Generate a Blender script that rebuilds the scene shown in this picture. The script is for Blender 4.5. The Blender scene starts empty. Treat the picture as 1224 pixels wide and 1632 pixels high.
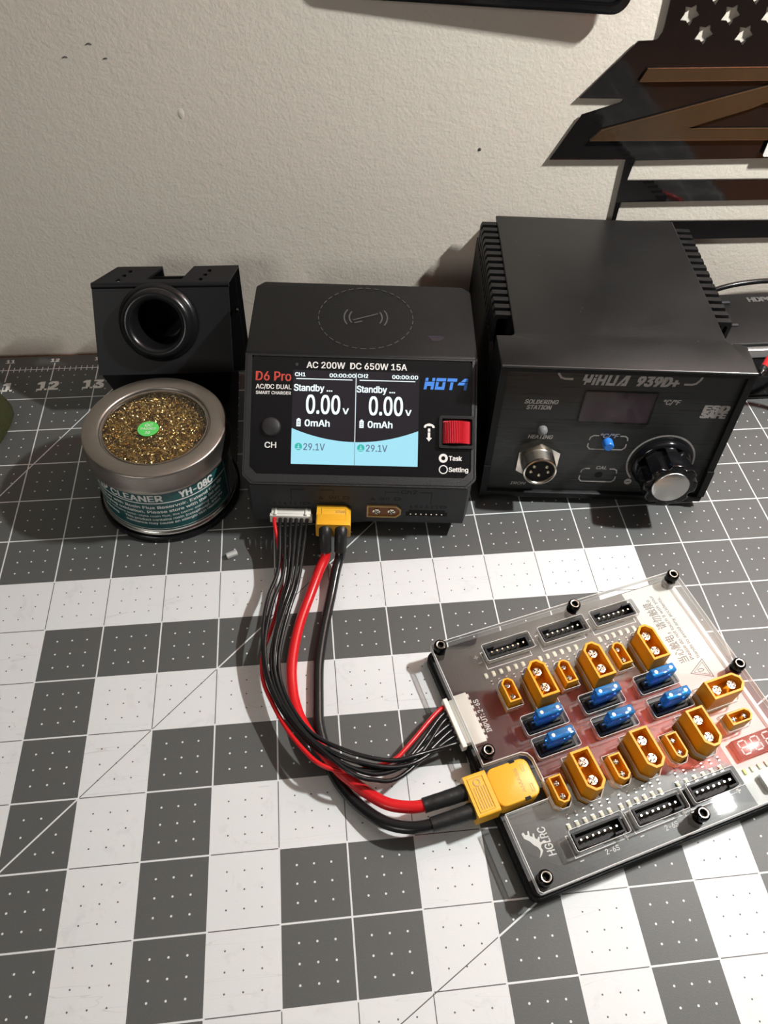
import bpy, bmesh, math, random
from mathutils import Vector, Matrix
from mathutils.geometry import tessellate_polygon

# ------------------------------------------------------------------ camera, world, lights, exposure
S = bpy.context.scene
COL = S.collection
cam_d = bpy.data.cameras.new('camera')
cam = bpy.data.objects.new('camera', cam_d)
COL.objects.link(cam)
cam_d.sensor_fit = 'VERTICAL'
cam_d.sensor_height = 36.0
cam_d.lens = 26.510
cam_d.clip_start = 0.01
R = ((0.99395972, -0.10319125, 0.03735829),
     (-0.05699111, -0.77624888, -0.62784527),
     (0.09378747, 0.62192382, -0.7774411))
mw = Matrix.Identity(4)
for i in range(3):
    mw[i][0] = R[0][i]
    mw[i][1] = -R[1][i]
    mw[i][2] = -R[2][i]
mw[0][3], mw[1][3], mw[2][3] = 0.0196492, -0.1576885, 0.2988563
cam.matrix_world = mw
S.camera = cam

world = bpy.data.worlds.new('room_ambient')
S.world = world
world.use_nodes = True
world.node_tree.nodes['Background'].inputs[0].default_value = (0.40, 0.39, 0.37, 1)
world.node_tree.nodes['Background'].inputs[1].default_value = 0.06

def area(name, loc, target, sx, sy, power, color):
    d = bpy.data.lights.new(name, 'AREA')
    d.shape = 'RECTANGLE'
    d.size, d.size_y = sx, sy
    d.energy = power
    d.color = color
    o = bpy.data.objects.new(name, d)
    COL.objects.link(o)
    o.location = loc
    o.rotation_euler = (Vector(target) - Vector(loc)).to_track_quat('-Z', 'Y').to_euler()
    return o
# under-shelf strip lamp, up and to the right, close to the wall
area('strip_lamp_light', (0.399, 0.054, 0.460), (0.25, 0.03, 0.0), 0.034, 0.015, 4.1, (0.985, 1.0, 0.975))
area('shelf_fill_light', (0.42, 0.07, 0.455), (0.43, 0.18, 0.545), 0.20, 0.022, 3.2, (1.0, 0.96, 0.90))  # upward light added to brighten the shelf underside mirrored in the acrylic
# extra light added to brighten the upper wall, whose reflection hazes the acrylic
area('upper_wall_fill_light', (0.42, -0.12, 0.66), (0.46, 0.22, 1.45), 0.20, 0.03, 13.0, (1.0, 0.98, 0.95))
# fill light added for the wall, off to the left behind the camera
area('room_fill_light', (-1.0, -1.4, 0.80), (0.05, 0.20, 0.12), 0.45, 0.45, 5.5, (1.0, 0.965, 0.90))

S.view_settings.view_transform = 'Standard'
S.view_settings.look = 'None'
S.view_settings.exposure = 0.0
S.view_settings.gamma = 1.0
S.view_settings.use_curve_mapping = False

# ------------------------------------------------------------------ materials
MATS = {}
def mat(name, col, rough=0.5, metal=0.0, bump=0.0, bscale=400.0, vary=0.0, vscale=60.0, emit=None, estr=1.0,
        coat=0.0, trans=0.0, ior=1.45, aniso=0.0, spec=0.5, rvary=0.0):
    m = bpy.data.materials.new(name)
    m.use_nodes = True
    nt = m.node_tree
    b = nt.nodes['Principled BSDF']
    b.inputs['Base Color'].default_value = (*col, 1)
    b.inputs['Roughness'].default_value = rough
    b.inputs['Metallic'].default_value = metal
    b.inputs['Coat Weight'].default_value = coat
    b.inputs['Coat Roughness'].default_value = 0.06
    b.inputs['Transmission Weight'].default_value = trans
    b.inputs['IOR'].default_value = ior
    b.inputs['Anisotropic'].default_value = aniso
    b.inputs['Specular IOR Level'].default_value = spec
    tc = nt.nodes.new('ShaderNodeTexCoord')
    if emit:
        b.inputs['Emission Color'].default_value = (*emit, 1)
        b.inputs['Emission Strength'].default_value = estr
    nz = nt.nodes.new('ShaderNodeTexNoise')
    nz.inputs['Scale'].default_value = vscale
    nz.inputs['Detail'].default_value = 6
    nt.links.new(tc.outputs['Object'], nz.inputs['Vector'])
    mx = nt.nodes.new('ShaderNodeMix')
    mx.data_type = 'RGBA'
    lo = tuple(c * (1 - vary) for c in col)
    hi = tuple(min(1, c * (1 + vary)) for c in col)
    mx.inputs['A'].default_value = (*lo, 1)
    mx.inputs['B'].default_value = (*hi, 1)
    nt.links.new(nz.outputs['Fac'], mx.inputs['Factor'])
    nt.links.new(mx.outputs['Result'], b.inputs['Base Color'])
    if rvary:
        mr = nt.nodes.new('ShaderNodeMapRange')
        mr.inputs['To Min'].default_value = max(0.02, rough - rvary)
        mr.inputs['To Max'].default_value = min(1, rough + rvary)
        nt.links.new(nz.outputs['Fac'], mr.inputs['Value'])
        nt.links.new(mr.outputs['Result'], b.inputs['Roughness'])
    if bump:
        n2 = nt.nodes.new('ShaderNodeTexNoise')
        n2.inputs['Scale'].default_value = bscale
        n2.inputs['Detail'].default_value = 4
        nt.links.new(tc.outputs['Object'], n2.inputs['Vector'])
        bp = nt.nodes.new('ShaderNodeBump')
        bp.inputs['Strength'].default_value = bump
        bp.inputs['Distance'].default_value = 0.001
        nt.links.new(n2.outputs['Fac'], bp.inputs['Height'])
        nt.links.new(bp.outputs['Normal'], b.inputs['Normal'])
    MATS[name] = m
    return m

def clear_mat(name, tint, refl_rough=0.02, ior=1.49, diffuse=0.0, dcol=(1, 1, 1)):
    m = bpy.data.materials.new(name)
    m.use_nodes = True
    nt = m.node_tree
    nt.nodes.remove(nt.nodes['Principled BSDF'])
    out = nt.nodes['Material Output']
    tr = nt.nodes.new('ShaderNodeBsdfTransparent')
    tr.inputs[0].default_value = (*tint, 1)
    gl = nt.nodes.new('ShaderNodeBsdfGlossy')
    gl.inputs['Roughness'].default_value = refl_rough
    lw = nt.nodes.new('ShaderNodeLayerWeight')
    lw.inputs['Blend'].default_value = 0.5
    pw_ = nt.nodes.new('ShaderNodeMath'); pw_.operation = 'POWER'; pw_.inputs[1].default_value = 5.0
    nt.links.new(lw.outputs['Facing'], pw_.inputs[0])
    f0 = ((ior - 1) / (ior + 1)) ** 2
    fr = nt.nodes.new('ShaderNodeMath'); fr.operation = 'MULTIPLY_ADD'
    fr.inputs[1].default_value = 1 - f0; fr.inputs[2].default_value = f0
    nt.links.new(pw_.outputs[0], fr.inputs[0])
    mx = nt.nodes.new('ShaderNodeMixShader')
    nt.links.new(fr.outputs[0], mx.inputs[0])
    nt.links.new(tr.outputs[0], mx.inputs[1])
    nt.links.new(gl.outputs[0], mx.inputs[2])
    last = mx
    if diffuse:
        df = nt.nodes.new('ShaderNodeBsdfDiffuse')
        df.inputs[0].default_value = (*dcol, 1)
        m2 = nt.nodes.new('ShaderNodeMixShader')
        m2.inputs[0].default_value = diffuse
        nt.links.new(mx.outputs[0], m2.inputs[1])
        nt.links.new(df.outputs[0], m2.inputs[2])
        last = m2
    nt.links.new(last.outputs[0], out.inputs['Surface'])
    MATS[name] = m
    return m

# ------------------------------------------------------------------ geometry helpers (all lengths in millimetres)
MM = 0.001
def rect(cx, cy, w, h):
    return [(cx - w / 2, cy - h / 2), (cx + w / 2, cy - h / 2), (cx + w / 2, cy + h / 2), (cx - w / 2, cy + h / 2)]
def rrect(x0, y0, x1, y1, r, n=4):
    pts = []
    for cx, cy, a0 in ((x1 - r, y0 + r, -90), (x1 - r, y1 - r, 0), (x0 + r, y1 - r, 90), (x0 + r, y0 + r, 180)):
        for i in range(n + 1):
            a = math.radians(a0 + 90 * i / n)
            pts.append((cx + r * math.cos(a), cy + r * math.sin(a)))
    return pts
def circ(cx, cy, r, n=24, a0=0.0):
    return [(cx + r * math.cos(a0 + 2 * math.pi * i / n), cy + r * math.sin(a0 + 2 * math.pi * i / n)) for i in range(n)]

class G:
    def __init__(self):
        self.v, self.f, self.m, self.s = [], [], [], []
    def add(self, vs, fs, M=None, mi=0, sm=False):
        o = len(self.v)
        for q in vs:
            q = Vector(q)
            self.v.append(M @ q if M is not None else q)
        for k, f in enumerate(fs):
            self.f.append([o + i for i in f])
            self.m.append(mi if not isinstance(mi, (list, tuple)) else mi[k])
            self.s.append(sm if not isinstance(sm, (list, tuple)) else sm[k])
        return self
    def box(self, x0, x1, y0, y1, z0, z1, bev=0.0, seg=2, M=None, mi=0):
        bm = bmesh.new()
        vs = [bm.verts.new(q) for q in ((x0, y0, z0), (x1, y0, z0), (x1, y1, z0), (x0, y1, z0), (x0, y0, z1), (x1, y0, z1), (x1, y1, z1), (x0, y1, z1))]
        for f in ((3, 2, 1, 0), (4, 5, 6, 7), (0, 1, 5, 4), (1, 2, 6, 5), (2, 3, 7, 6), (3, 0, 4, 7)):
            bm.faces.new([vs[i] for i in f])
        if bev:
            bmesh.ops.bevel(bm, geom=bm.edges[:], offset=bev, segments=seg, affect='EDGES', profile=0.5)
        return self.bm(bm, M, mi, bev > 0)
    def bm(self, bm, M=None, mi=0, sm=False):
        bm.verts.index_update()
        bm.normal_update()
        if sm:                                   # big flat faces stay flat, only the rounded edges are smoothed
            big = max(f.calc_area() for f in bm.faces)
            sm = [not (max(abs(c) for c in f.normal) > 0.9995 or f.calc_area() > 0.12 * big) for f in bm.faces]
        self.add([v.co.copy() for v in bm.verts], [[v.index for v in f.verts] for f in bm.faces], M, mi, sm)
        bm.free()
        return self
    def prism(self, poly, z0, z1, holes=(), M=None, mi=0, side=None, bev=0.0, top=None):
        """polygon (with holes) in x,y raised from z0 to z1"""
        side = mi if side is None else side
        top = mi if top is None else top
        if bev and not holes:
            bm = bmesh.new()
            a = [bm.verts.new((x, y, z0)) for x, y in poly]
            b = [bm.verts.new((x, y, z1)) for x, y in poly]
            n = len(poly)
            bm.faces.new(a[::-1]); bm.faces.new(b)
            for i in range(n):
                bm.faces.new([a[i], a[(i + 1) % n], b[(i + 1) % n], b[i]])
            bmesh.ops.recalc_face_normals(bm, faces=bm.faces[:])
            ed = [e for e in bm.edges if abs(e.verts[0].co.z - e.verts[1].co.z) < 1e-6]
            bmesh.ops.bevel(bm, geom=ed, offset=bev, segments=2, affect='EDGES', profile=0.5)
            return self.bm(bm, M, mi, True)
        loops = [list(poly)] + [list(h) for h in holes]
        flat = [q for l in loops for q in l]
        tris = tessellate_polygon([[Vector((x, y, 0)) for x, y in l] for l in loops])
        n = len(flat)
        vs = [(x, y, z0) for x, y in flat] + [(x, y, z1) for x, y in flat]
        fs, mi_l = [], []
        for t in tris:
            (ax, ay), (bx, by), (cx, cy) = flat[t[0]], flat[t[1]], flat[t[2]]
            t = list(t)
            if (bx - ax) * (cy - ay) - (by - ay) * (cx - ax) < 0:
                t = t[::-1]
            fs.append([i + n for i in t]); mi_l.append(top)
            fs.append(t[::-1]); mi_l.append(mi)
        o = 0
        for k, l in enumerate(loops):
            ar = sum(l[i][0] * l[(i + 1) % len(l)][1] - l[(i + 1) % len(l)][0] * l[i][1] for i in range(len(l)))
            ccw = (ar > 0) if k == 0 else (ar < 0)
            for i in range(len(l)):
                a, b = o + i, o + (i + 1) % len(l)
                fs.append([a, b, b + n, a + n] if ccw else [b, a, a + n, b + n]); mi_l.append(side)
            o += len(l)
        return self.add(vs, fs, M, mi_l, False)
    def lathe(self, prof, n=48, M=None, mi=0, sm=True, closed=False):
        """profile (r, z) turned about the z axis"""
        vs, fs = [], []
        k = len(prof)
        for i in range(n):
            a = 2 * math.pi * i / n
            for r, z in prof:
                vs.append((r * math.cos(a), r * math.sin(a), z))
        for i in range(n):
            j = (i + 1) % n
            for q in range(k - 1 if not closed else k):
                q2 = (q + 1) % k
                f = [i * k + q, j * k + q, j * k + q2, i * k + q2]
                fs.append(f)
        return self.add(vs, fs, M, mi, sm)
    def tube(self, path, r, n=10, M=None, mi=0, sub=5, caps=True, radii=None):
        P = [Vector(q) for q in path]
        pts = []
        if sub > 1 and len(P) > 2:
            for i in range(len(P) - 1):
                p0 = P[i - 1] if i else P[0] * 2 - P[1]
                p1, p2 = P[i], P[i + 1]
                p3 = P[i + 2] if i + 2 < len(P) else P[-1] * 2 - P[-2]
                for s in range(sub):
                    t = s / sub
                    pts.append(0.5 * ((2 * p1) + (p2 - p0) * t + (2 * p0 - 5 * p1 + 4 * p2 - p3) * t * t + (3 * p1 - p0 - 3 * p2 + p3) * t ** 3))
            pts.append(P[-1])
        else:
            pts = P
        up = Vector((0, 0, 1))
        t0 = (pts[1] - pts[0]).normalized()
        if abs(t0.dot(up)) > 0.9:
            up = Vector((1, 0, 0))
        nn = (up - t0 * up.dot(t0)).normalized()
        vs, fs = [], []
        m = len(pts)
        for i, q in enumerate(pts):
            t = (pts[min(i + 1, m - 1)] - pts[max(i - 1, 0)]).normalized()
            nn = (nn - t * nn.dot(t)).normalized()
            bb = t.cross(nn)
            rr = r if radii is None else radii[min(len(radii) - 1, int(round(i * (len(radii) - 1) / (m - 1))))]
            for k in range(n):
                a = 2 * math.pi * k / n
                vs.append(q + nn * (rr * math.cos(a)) + bb * (rr * math.sin(a)))
        for i in range(m - 1):
            for k in range(n):
                k2 = (k + 1) % n
                fs.append([i * n + k, i * n + k2, (i + 1) * n + k2, (i + 1) * n + k])
        if caps:
            fs.append(list(range(n))[::-1]); fs.append([(m - 1) * n + k for k in range(n)])
        return self.add(vs, fs, M, mi, True)
    def mesh(self, name, mats):
        me = bpy.data.meshes.new(name)
        me.from_pydata([tuple(c * MM for c in q) for q in self.v], [], self.f)
        for m in (mats if isinstance(mats, (list, tuple)) else [mats]):
            me.materials.append(MATS[m] if isinstance(m, str) else m)
        for p, mi, s in zip(me.polygons, self.m, self.s):
            p.material_index = mi
            p.use_smooth = s
        me.update()
        if any(self.s):
            me.set_sharp_from_angle(angle=math.radians(50))
        return me
    def build(self, name, mats, parent=None, label=None, loc=None):
        return link(name, self.mesh(name, mats), parent, label, loc)

def link(name, me, parent=None, label=None, loc=None, rz=None):
    o = bpy.data.objects.new(name, me)
    COL.objects.link(o)
    if parent is not None:
        o.parent = parent
    if loc is not None:
        o.location = [c * MM for c in loc]
    if rz is not None:
        o.rotation_euler = (0, 0, rz)
    if label:
        o['label'] = label
    return o
def tag(o, label, cat, group=None, kind=None):
    o['label'] = label
    o['category'] = cat
    if group:
        o['group'] = group
    if kind:
        o['kind'] = kind
    return o
def struct(o):
    o['kind'] = 'structure'
    return o
def thing(name, label, cat, loc=(0, 0, 0), rz=0.0, group=None):
    o = bpy.data.objects.new(name, None)
    COL.objects.link(o)
    o.empty_display_size = 0.01
    o.location = [c * MM for c in loc]
    o.rotation_euler = (0, 0, math.radians(rz))
    return tag(o, label, cat, group)
def frame(o, x, y):
    """matrix of a face: origin, x direction, y direction (z = outward)"""
    x = Vector(x).normalized(); y = Vector(y).normalized(); z = x.cross(y)
    return Matrix(((x.x, y.x, z.x, o[0]), (x.y, y.y, z.y, o[1]), (x.z, y.z, z.z, o[2]), (0, 0, 0, 1)))

_txt = {}
FONT = None
try:                                     # Blender's own interface face; the built-in face is used where it is missing
    FONT = bpy.data.fonts.load(bpy.utils.system_resource('DATAFILES', path='fonts') + '/Inter.woff2')
except Exception:
    FONT = None
def text_geo(s, bold=0.0, shear=0.0, spacing=1.0):
    key = (s, bold, shear, spacing)
    if key not in _txt:
        cu = bpy.data.curves.new('t', 'FONT')
        cu.body = s
        cu.size = 10
        if FONT is not None and all(ord(c) < 0x2000 for c in s):
            cu.font = FONT
        cu.offset = bold
        cu.shear = shear
        cu.space_character = spacing
        cu.resolution_u = 3
        cu.fill_mode = 'FRONT'
        ob = bpy.data.objects.new('t', cu)
        COL.objects.link(ob)
        dg = bpy.context.evaluated_depsgraph_get()
        me = bpy.data.meshes.new_from_object(ob.evaluated_get(dg))
        vs = [v.co.copy() for v in me.vertices]
        fs = [list(p.vertices) for p in me.polygons]
        bpy.data.objects.remove(ob); bpy.data.curves.remove(cu); bpy.data.meshes.remove(me)
        _txt[key] = (vs, fs)
    return _txt[key]
CAP = None
def text(g, s, x0, y0, w, cap, M=None, z=0.06, bold=0.0, shear=0.0, align='L', mi=0, fn=None, spacing=1.0):
    """letters laid into geometry g: left edge x0, baseline y0, total width w, capital height cap"""
    global CAP
    if CAP is None:
        CAP = max(v.y for v in text_geo('H')[0])
    vs, fs = text_geo(s, 0.0, shear, spacing)
    if not vs:
        return
    xa, xb = min(v.x for v in vs), max(v.x for v in vs)
    sx = w / (xb - xa)
    sy = cap / CAP
    if align == 'C':
        x0 = x0 - w / 2
    bold = max(bold, 0.13)
    steps = [(-1, -0.5), (-1, 0.5), (-0.5, 0), (0, 0), (0.5, 0), (1, -0.5), (1, 0.5)]
    for k, (ex, ey) in enumerate(steps):                  # heavier strokes: slightly shifted prints of the same glyphs
        out = [Vector((x0 + (v.x - xa) * sx + ex * bold * sy, y0 + v.y * sy + ey * bold * sy, z + 0.002 * k)) for v in vs]
        if fn:
            out = [fn(v) for v in out]
        g.add(out, fs, M, mi)
def lettering(name, rows, matname, parent, M, z=0.06, label=None, **kw):
    for row in rows:
        g = G()
        s, x0, y0, w, cap = row[:5]
        k = dict(kw)
        if len(row) > 5:
            k.update(row[5])
        text(g, s, x0, y0, w, cap, M, z, **k)
        g.build(name, matname, parent, label)

# ------------------------------------------------------------------ material library
mat('black_abs', (0.0075, 0.0075, 0.008), 0.45, bump=0.25, bscale=2500, vary=0.25, vscale=90, spec=0.32)
mat('black_abs_top', (0.0105, 0.0105, 0.0105), 0.37, bump=0.12, bscale=3000, vary=0.3, vscale=40, rvary=0.08, spec=0.34)
mat('edge_gloss', (0.03, 0.03, 0.03), 0.24, spec=0.8)
mat('bezel_grey', (0.022, 0.022, 0.023), 0.4, bump=0.3, bscale=2500, vary=0.25, vscale=90)
mat('print_mid', (0.075, 0.073, 0.07), 0.40)
mat('black_gloss', (0.006, 0.006, 0.007), 0.12, vary=0.2)
mat('black_powder', (0.008, 0.008, 0.0095), 0.40, bump=0.05, bscale=3000, vary=0.15, spec=0.35)
mat('hole_shade_black', (0.003, 0.003, 0.003), 0.8)  # near-black that paints shade into holes, slots and recesses
mat('black_rubber', (0.009, 0.009, 0.010), 0.26, bump=0.03, bscale=1500, vary=0.2)
mat('grey_abs', (0.030, 0.032, 0.035), 0.55, bump=0.3, bscale=2500, vary=0.15)
mat('dark_grey_print', (0.012, 0.012, 0.012), 0.5)
mat('gloss_enamel', (0.008, 0.007, 0.007), 0.05, bump=0.06, bscale=120, vary=0.2, coat=0.5)
mat('bronze_enamel', (0.055, 0.032, 0.016), 0.14, bump=0.25, bscale=220, vary=0.35, vscale=30, coat=0.4)
mat('print_white', (0.78, 0.77, 0.74), 0.6)
mat('print_grey', (0.42, 0.40, 0.38), 0.5)
mat('print_red', (0.60, 0.07, 0.05), 0.5)
mat('print_blue', (0.05, 0.22, 0.70), 0.45)
mat('print_dark', (0.06, 0.06, 0.06), 0.6)
mat('print_faint', (0.10, 0.10, 0.095), 0.5)
mat('seam', (0.004, 0.004, 0.004), 0.7)
mat('tin_metal', (0.37, 0.335, 0.305), 0.38, metal=1.0, bump=0.08, bscale=3500, vary=0.06, vscale=300, rvary=0.05)
mat('tin_bright', (0.78, 0.75, 0.70), 0.22, metal=1.0, vary=0.05)
mat('brass_wool', (0.92, 0.70, 0.34), 0.27, metal=1.0, vary=0.2, vscale=500)
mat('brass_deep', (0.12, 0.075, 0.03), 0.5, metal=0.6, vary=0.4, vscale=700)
mat('label_green', (0.012, 0.085, 0.085), 0.35, vary=0.1)
mat('sticker_green', (0.10, 0.62, 0.12), 0.4, vary=0.06)
mat('xt_yellow', (0.80, 0.41, 0.025), 0.42, vary=0.05, bump=0.05, bscale=1500)
mat('xt_amber', (0.82, 0.35, 0.012), 0.44, vary=0.06, vscale=200, spec=0.3)
mat('xt_brown', (0.20, 0.065, 0.012), 0.35, vary=0.1)
mat('xt_tan', (0.52, 0.33, 0.12), 0.4, vary=0.1)
mat('pin_metal', (0.82, 0.76, 0.62), 0.22, metal=1.0)
mat('wire_red', (0.62, 0.012, 0.016), 0.30, vary=0.06, bump=0.04, bscale=400)
mat('wire_black', (0.010, 0.010, 0.011), 0.26, vary=0.15, bump=0.05, bscale=500)
mat('shrink_black', (0.014, 0.014, 0.014), 0.42, bump=0.3, bscale=350, vary=0.2)
mat('nylon_white', (0.80, 0.77, 0.70), 0.42, vary=0.04)
mat('pcb_black', (0.022, 0.022, 0.023), 0.40, vary=0.3, vscale=120, bump=0.05, bscale=800)
mat('pcb_trace', (0.045, 0.045, 0.046), 0.4)
mat('pcb_white', (0.58, 0.59, 0.57), 0.45, vary=0.03)
mat('led_cream', (0.80, 0.76, 0.58), 0.4)
mat('led_yellow', (0.72, 0.70, 0.10), 0.4)
mat('solder', (0.62, 0.62, 0.60), 0.3, metal=1.0)
mat('nickel', (0.66, 0.61, 0.54), 0.22, metal=1.0, vary=0.1)
mat('brushed_alu', (0.74, 0.73, 0.71), 0.30, metal=1.0, aniso=0.7, bump=0.15, bscale=900)
mat('knob_black', (0.006, 0.006, 0.007), 0.14, vary=0.2)
mat('screw_black', (0.020, 0.019, 0.018), 0.22, metal=0.9, vary=0.2)
mat('button_blue', (0.03, 0.20, 0.72), 0.25)
mat('led_clear', (0.20, 0.20, 0.20), 0.10, vary=0.1)
mat('display_window', (0.045, 0.028, 0.036), 0.10, vary=0.15, vscale=70)
mat('seg_off', (0.62, 0.55, 0.53), 0.4)
mat('seg_body', (0.09, 0.035, 0.035), 0.25)
mat('wheel_red', (0.70, 0.05, 0.075), 0.34, vary=0.06)
mat('button_dark', (0.020, 0.020, 0.021), 0.5, bump=0.1, bscale=1500)
mat('screen_bg', (0.008, 0.007, 0.009), 0.12, emit=(0.060, 0.050, 0.062), estr=0.22)
mat('screen_cyan', (0.01, 0.01, 0.01), 0.12, emit=(0.40, 0.83, 0.98), estr=0.95)
mat('screen_white', (0.01, 0.01, 0.01), 0.2, emit=(0.86, 0.98, 1.0), estr=1.15)
mat('screen_teal', (0.01, 0.01, 0.01), 0.2, emit=(0.05, 0.62, 0.50), estr=0.8)
mat('screen_slate', (0.01, 0.01, 0.01), 0.2, emit=(0.16, 0.25, 0.36), estr=0.8)
mat('olive_cloth', (0.030, 0.034, 0.008), 0.85, bump=0.6, bscale=900, vary=0.3, vscale=120)
mat('wood_brown', (0.15, 0.055, 0.018), 0.45, vary=0.45, vscale=25)
mat('wood_red', (0.62, 0.10, 0.06), 0.5, vary=0.2, vscale=8)
mat('paint_white', (0.80, 0.77, 0.73), 0.6, vary=0.03)
mat('paper_white', (0.85, 0.85, 0.83), 0.6)
mat('silver_trim', (0.55, 0.55, 0.54), 0.3, metal=0.9)
mat('purple_stain', (0.022, 0.016, 0.024), 0.5, vary=0.5, vscale=400)
mat('lamp_diffuser', (0.9, 0.88, 0.84), 0.5, emit=(1.0, 0.95, 0.87), estr=4.0)
clear_mat('acrylic', (0.93, 0.94, 0.94), 0.015, 1.58)
clear_mat('fuse_blue', (0.16, 0.50, 0.95), 0.06, diffuse=0.34, dcol=(0.05, 0.33, 0.72))
clear_mat('acrylic_glint', (0.9, 0.9, 0.9), 0.05, diffuse=0.62, dcol=(0.95, 0.95, 0.94))  # whitened so that edge lines look bright with refracted light
clear_mat('acrylic_lit_edge', (0.80, 0.82, 0.82), 0.05, diffuse=0.40, dcol=(0.9, 0.9, 0.88))  # white mixed in for the light leaving the cut faces
clear_mat('acrylic_hole', (0.82, 0.82, 0.82), 0.05, diffuse=0.10, dcol=(0.9, 0.9, 0.88))
clear_mat('clear_window', (0.96, 0.95, 0.92), 0.03)
clear_mat('clear_plastic', (0.88, 0.89, 0.88), 0.06, diffuse=0.35, dcol=(0.85, 0.86, 0.84))

def add_specks(m, scale, thr, col):
    """dust and tiny scratches: sparse light specks over the base colour"""
    nt = m.node_tree
    b = nt.nodes['Principled BSDF']
    src = b.inputs['Base Color'].links[0].from_socket
    tc = nt.nodes.new('ShaderNodeTexCoord')
    nz = nt.nodes.new('ShaderNodeTexNoise'); nz.inputs['Scale'].default_value = scale; nz.inputs['Detail'].default_value = 1.5; nz.inputs['Distortion'].default_value = 1.2
    nt.links.new(tc.outputs['Object'], nz.inputs['Vector'])
    gt = nt.nodes.new('ShaderNodeMath'); gt.operation = 'GREATER_THAN'; gt.inputs[1].default_value = thr
    nt.links.new(nz.outputs['Fac'], gt.inputs[0])
    mx = nt.nodes.new('ShaderNodeMix'); mx.data_type = 'RGBA'; mx.inputs['B'].default_value = (*col, 1)
    nt.links.new(gt.outputs[0], mx.inputs['Factor']); nt.links.new(src, mx.inputs['A'])
    nt.links.new(mx.outputs['Result'], b.inputs['Base Color'])
add_specks(MATS['black_abs_top'], 330, 0.795, (0.16, 0.16, 0.15))

def wall_material():
    m = bpy.data.materials.new('textured_wall_paint')
    m.use_nodes = True
    nt = m.node_tree
    b = nt.nodes['Principled BSDF']
    b.inputs['Roughness'].default_value = 0.62
    tc = nt.nodes.new('ShaderNodeTexCoord')
    big = nt.nodes.new('ShaderNodeTexNoise'); big.inputs['Scale'].default_value = 9; big.inputs['Detail'].default_value = 3
    nt.links.new(tc.outputs['Object'], big.inputs['Vector'])
    mx = nt.nodes.new('ShaderNodeMix'); mx.data_type = 'RGBA'
    mx.inputs['A'].default_value = (0.73, 0.665, 0.575, 1)
    mx.inputs['B'].default_value = (0.80, 0.735, 0.64, 1)
    nt.links.new(big.outputs['Fac'], mx.inputs['Factor'])
    nt.links.new(mx.outputs['Result'], b.inputs['Base Color'])
    n1 = nt.nodes.new('ShaderNodeTexNoise'); n1.inputs['Scale'].default_value = 620; n1.inputs['Detail'].default_value = 5; n1.inputs['Roughness'].default_value = 0.55
    n2 = nt.nodes.new('ShaderNodeTexNoise'); n2.inputs['Scale'].default_value = 190; n2.inputs['Detail'].default_value = 3
    nt.links.new(tc.outputs['Object'], n1.inputs['Vector']); nt.links.new(tc.outputs['Object'], n2.inputs['Vector'])
    ad = nt.nodes.new('ShaderNodeMath'); ad.operation = 'ADD'
    nt.links.new(n1.outputs['Fac'], ad.inputs[0]); nt.links.new(n2.outputs['Fac'], ad.inputs[1])
    bp = nt.nodes.new('ShaderNodeBump'); bp.inputs['Strength'].default_value = 0.24; bp.inputs['Distance'].default_value = 0.0009
    nt.links.new(ad.outputs[0], bp.inputs['Height']); nt.links.new(bp.outputs['Normal'], b.inputs['Normal'])
    MATS['wall'] = m
wall_material()

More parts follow.
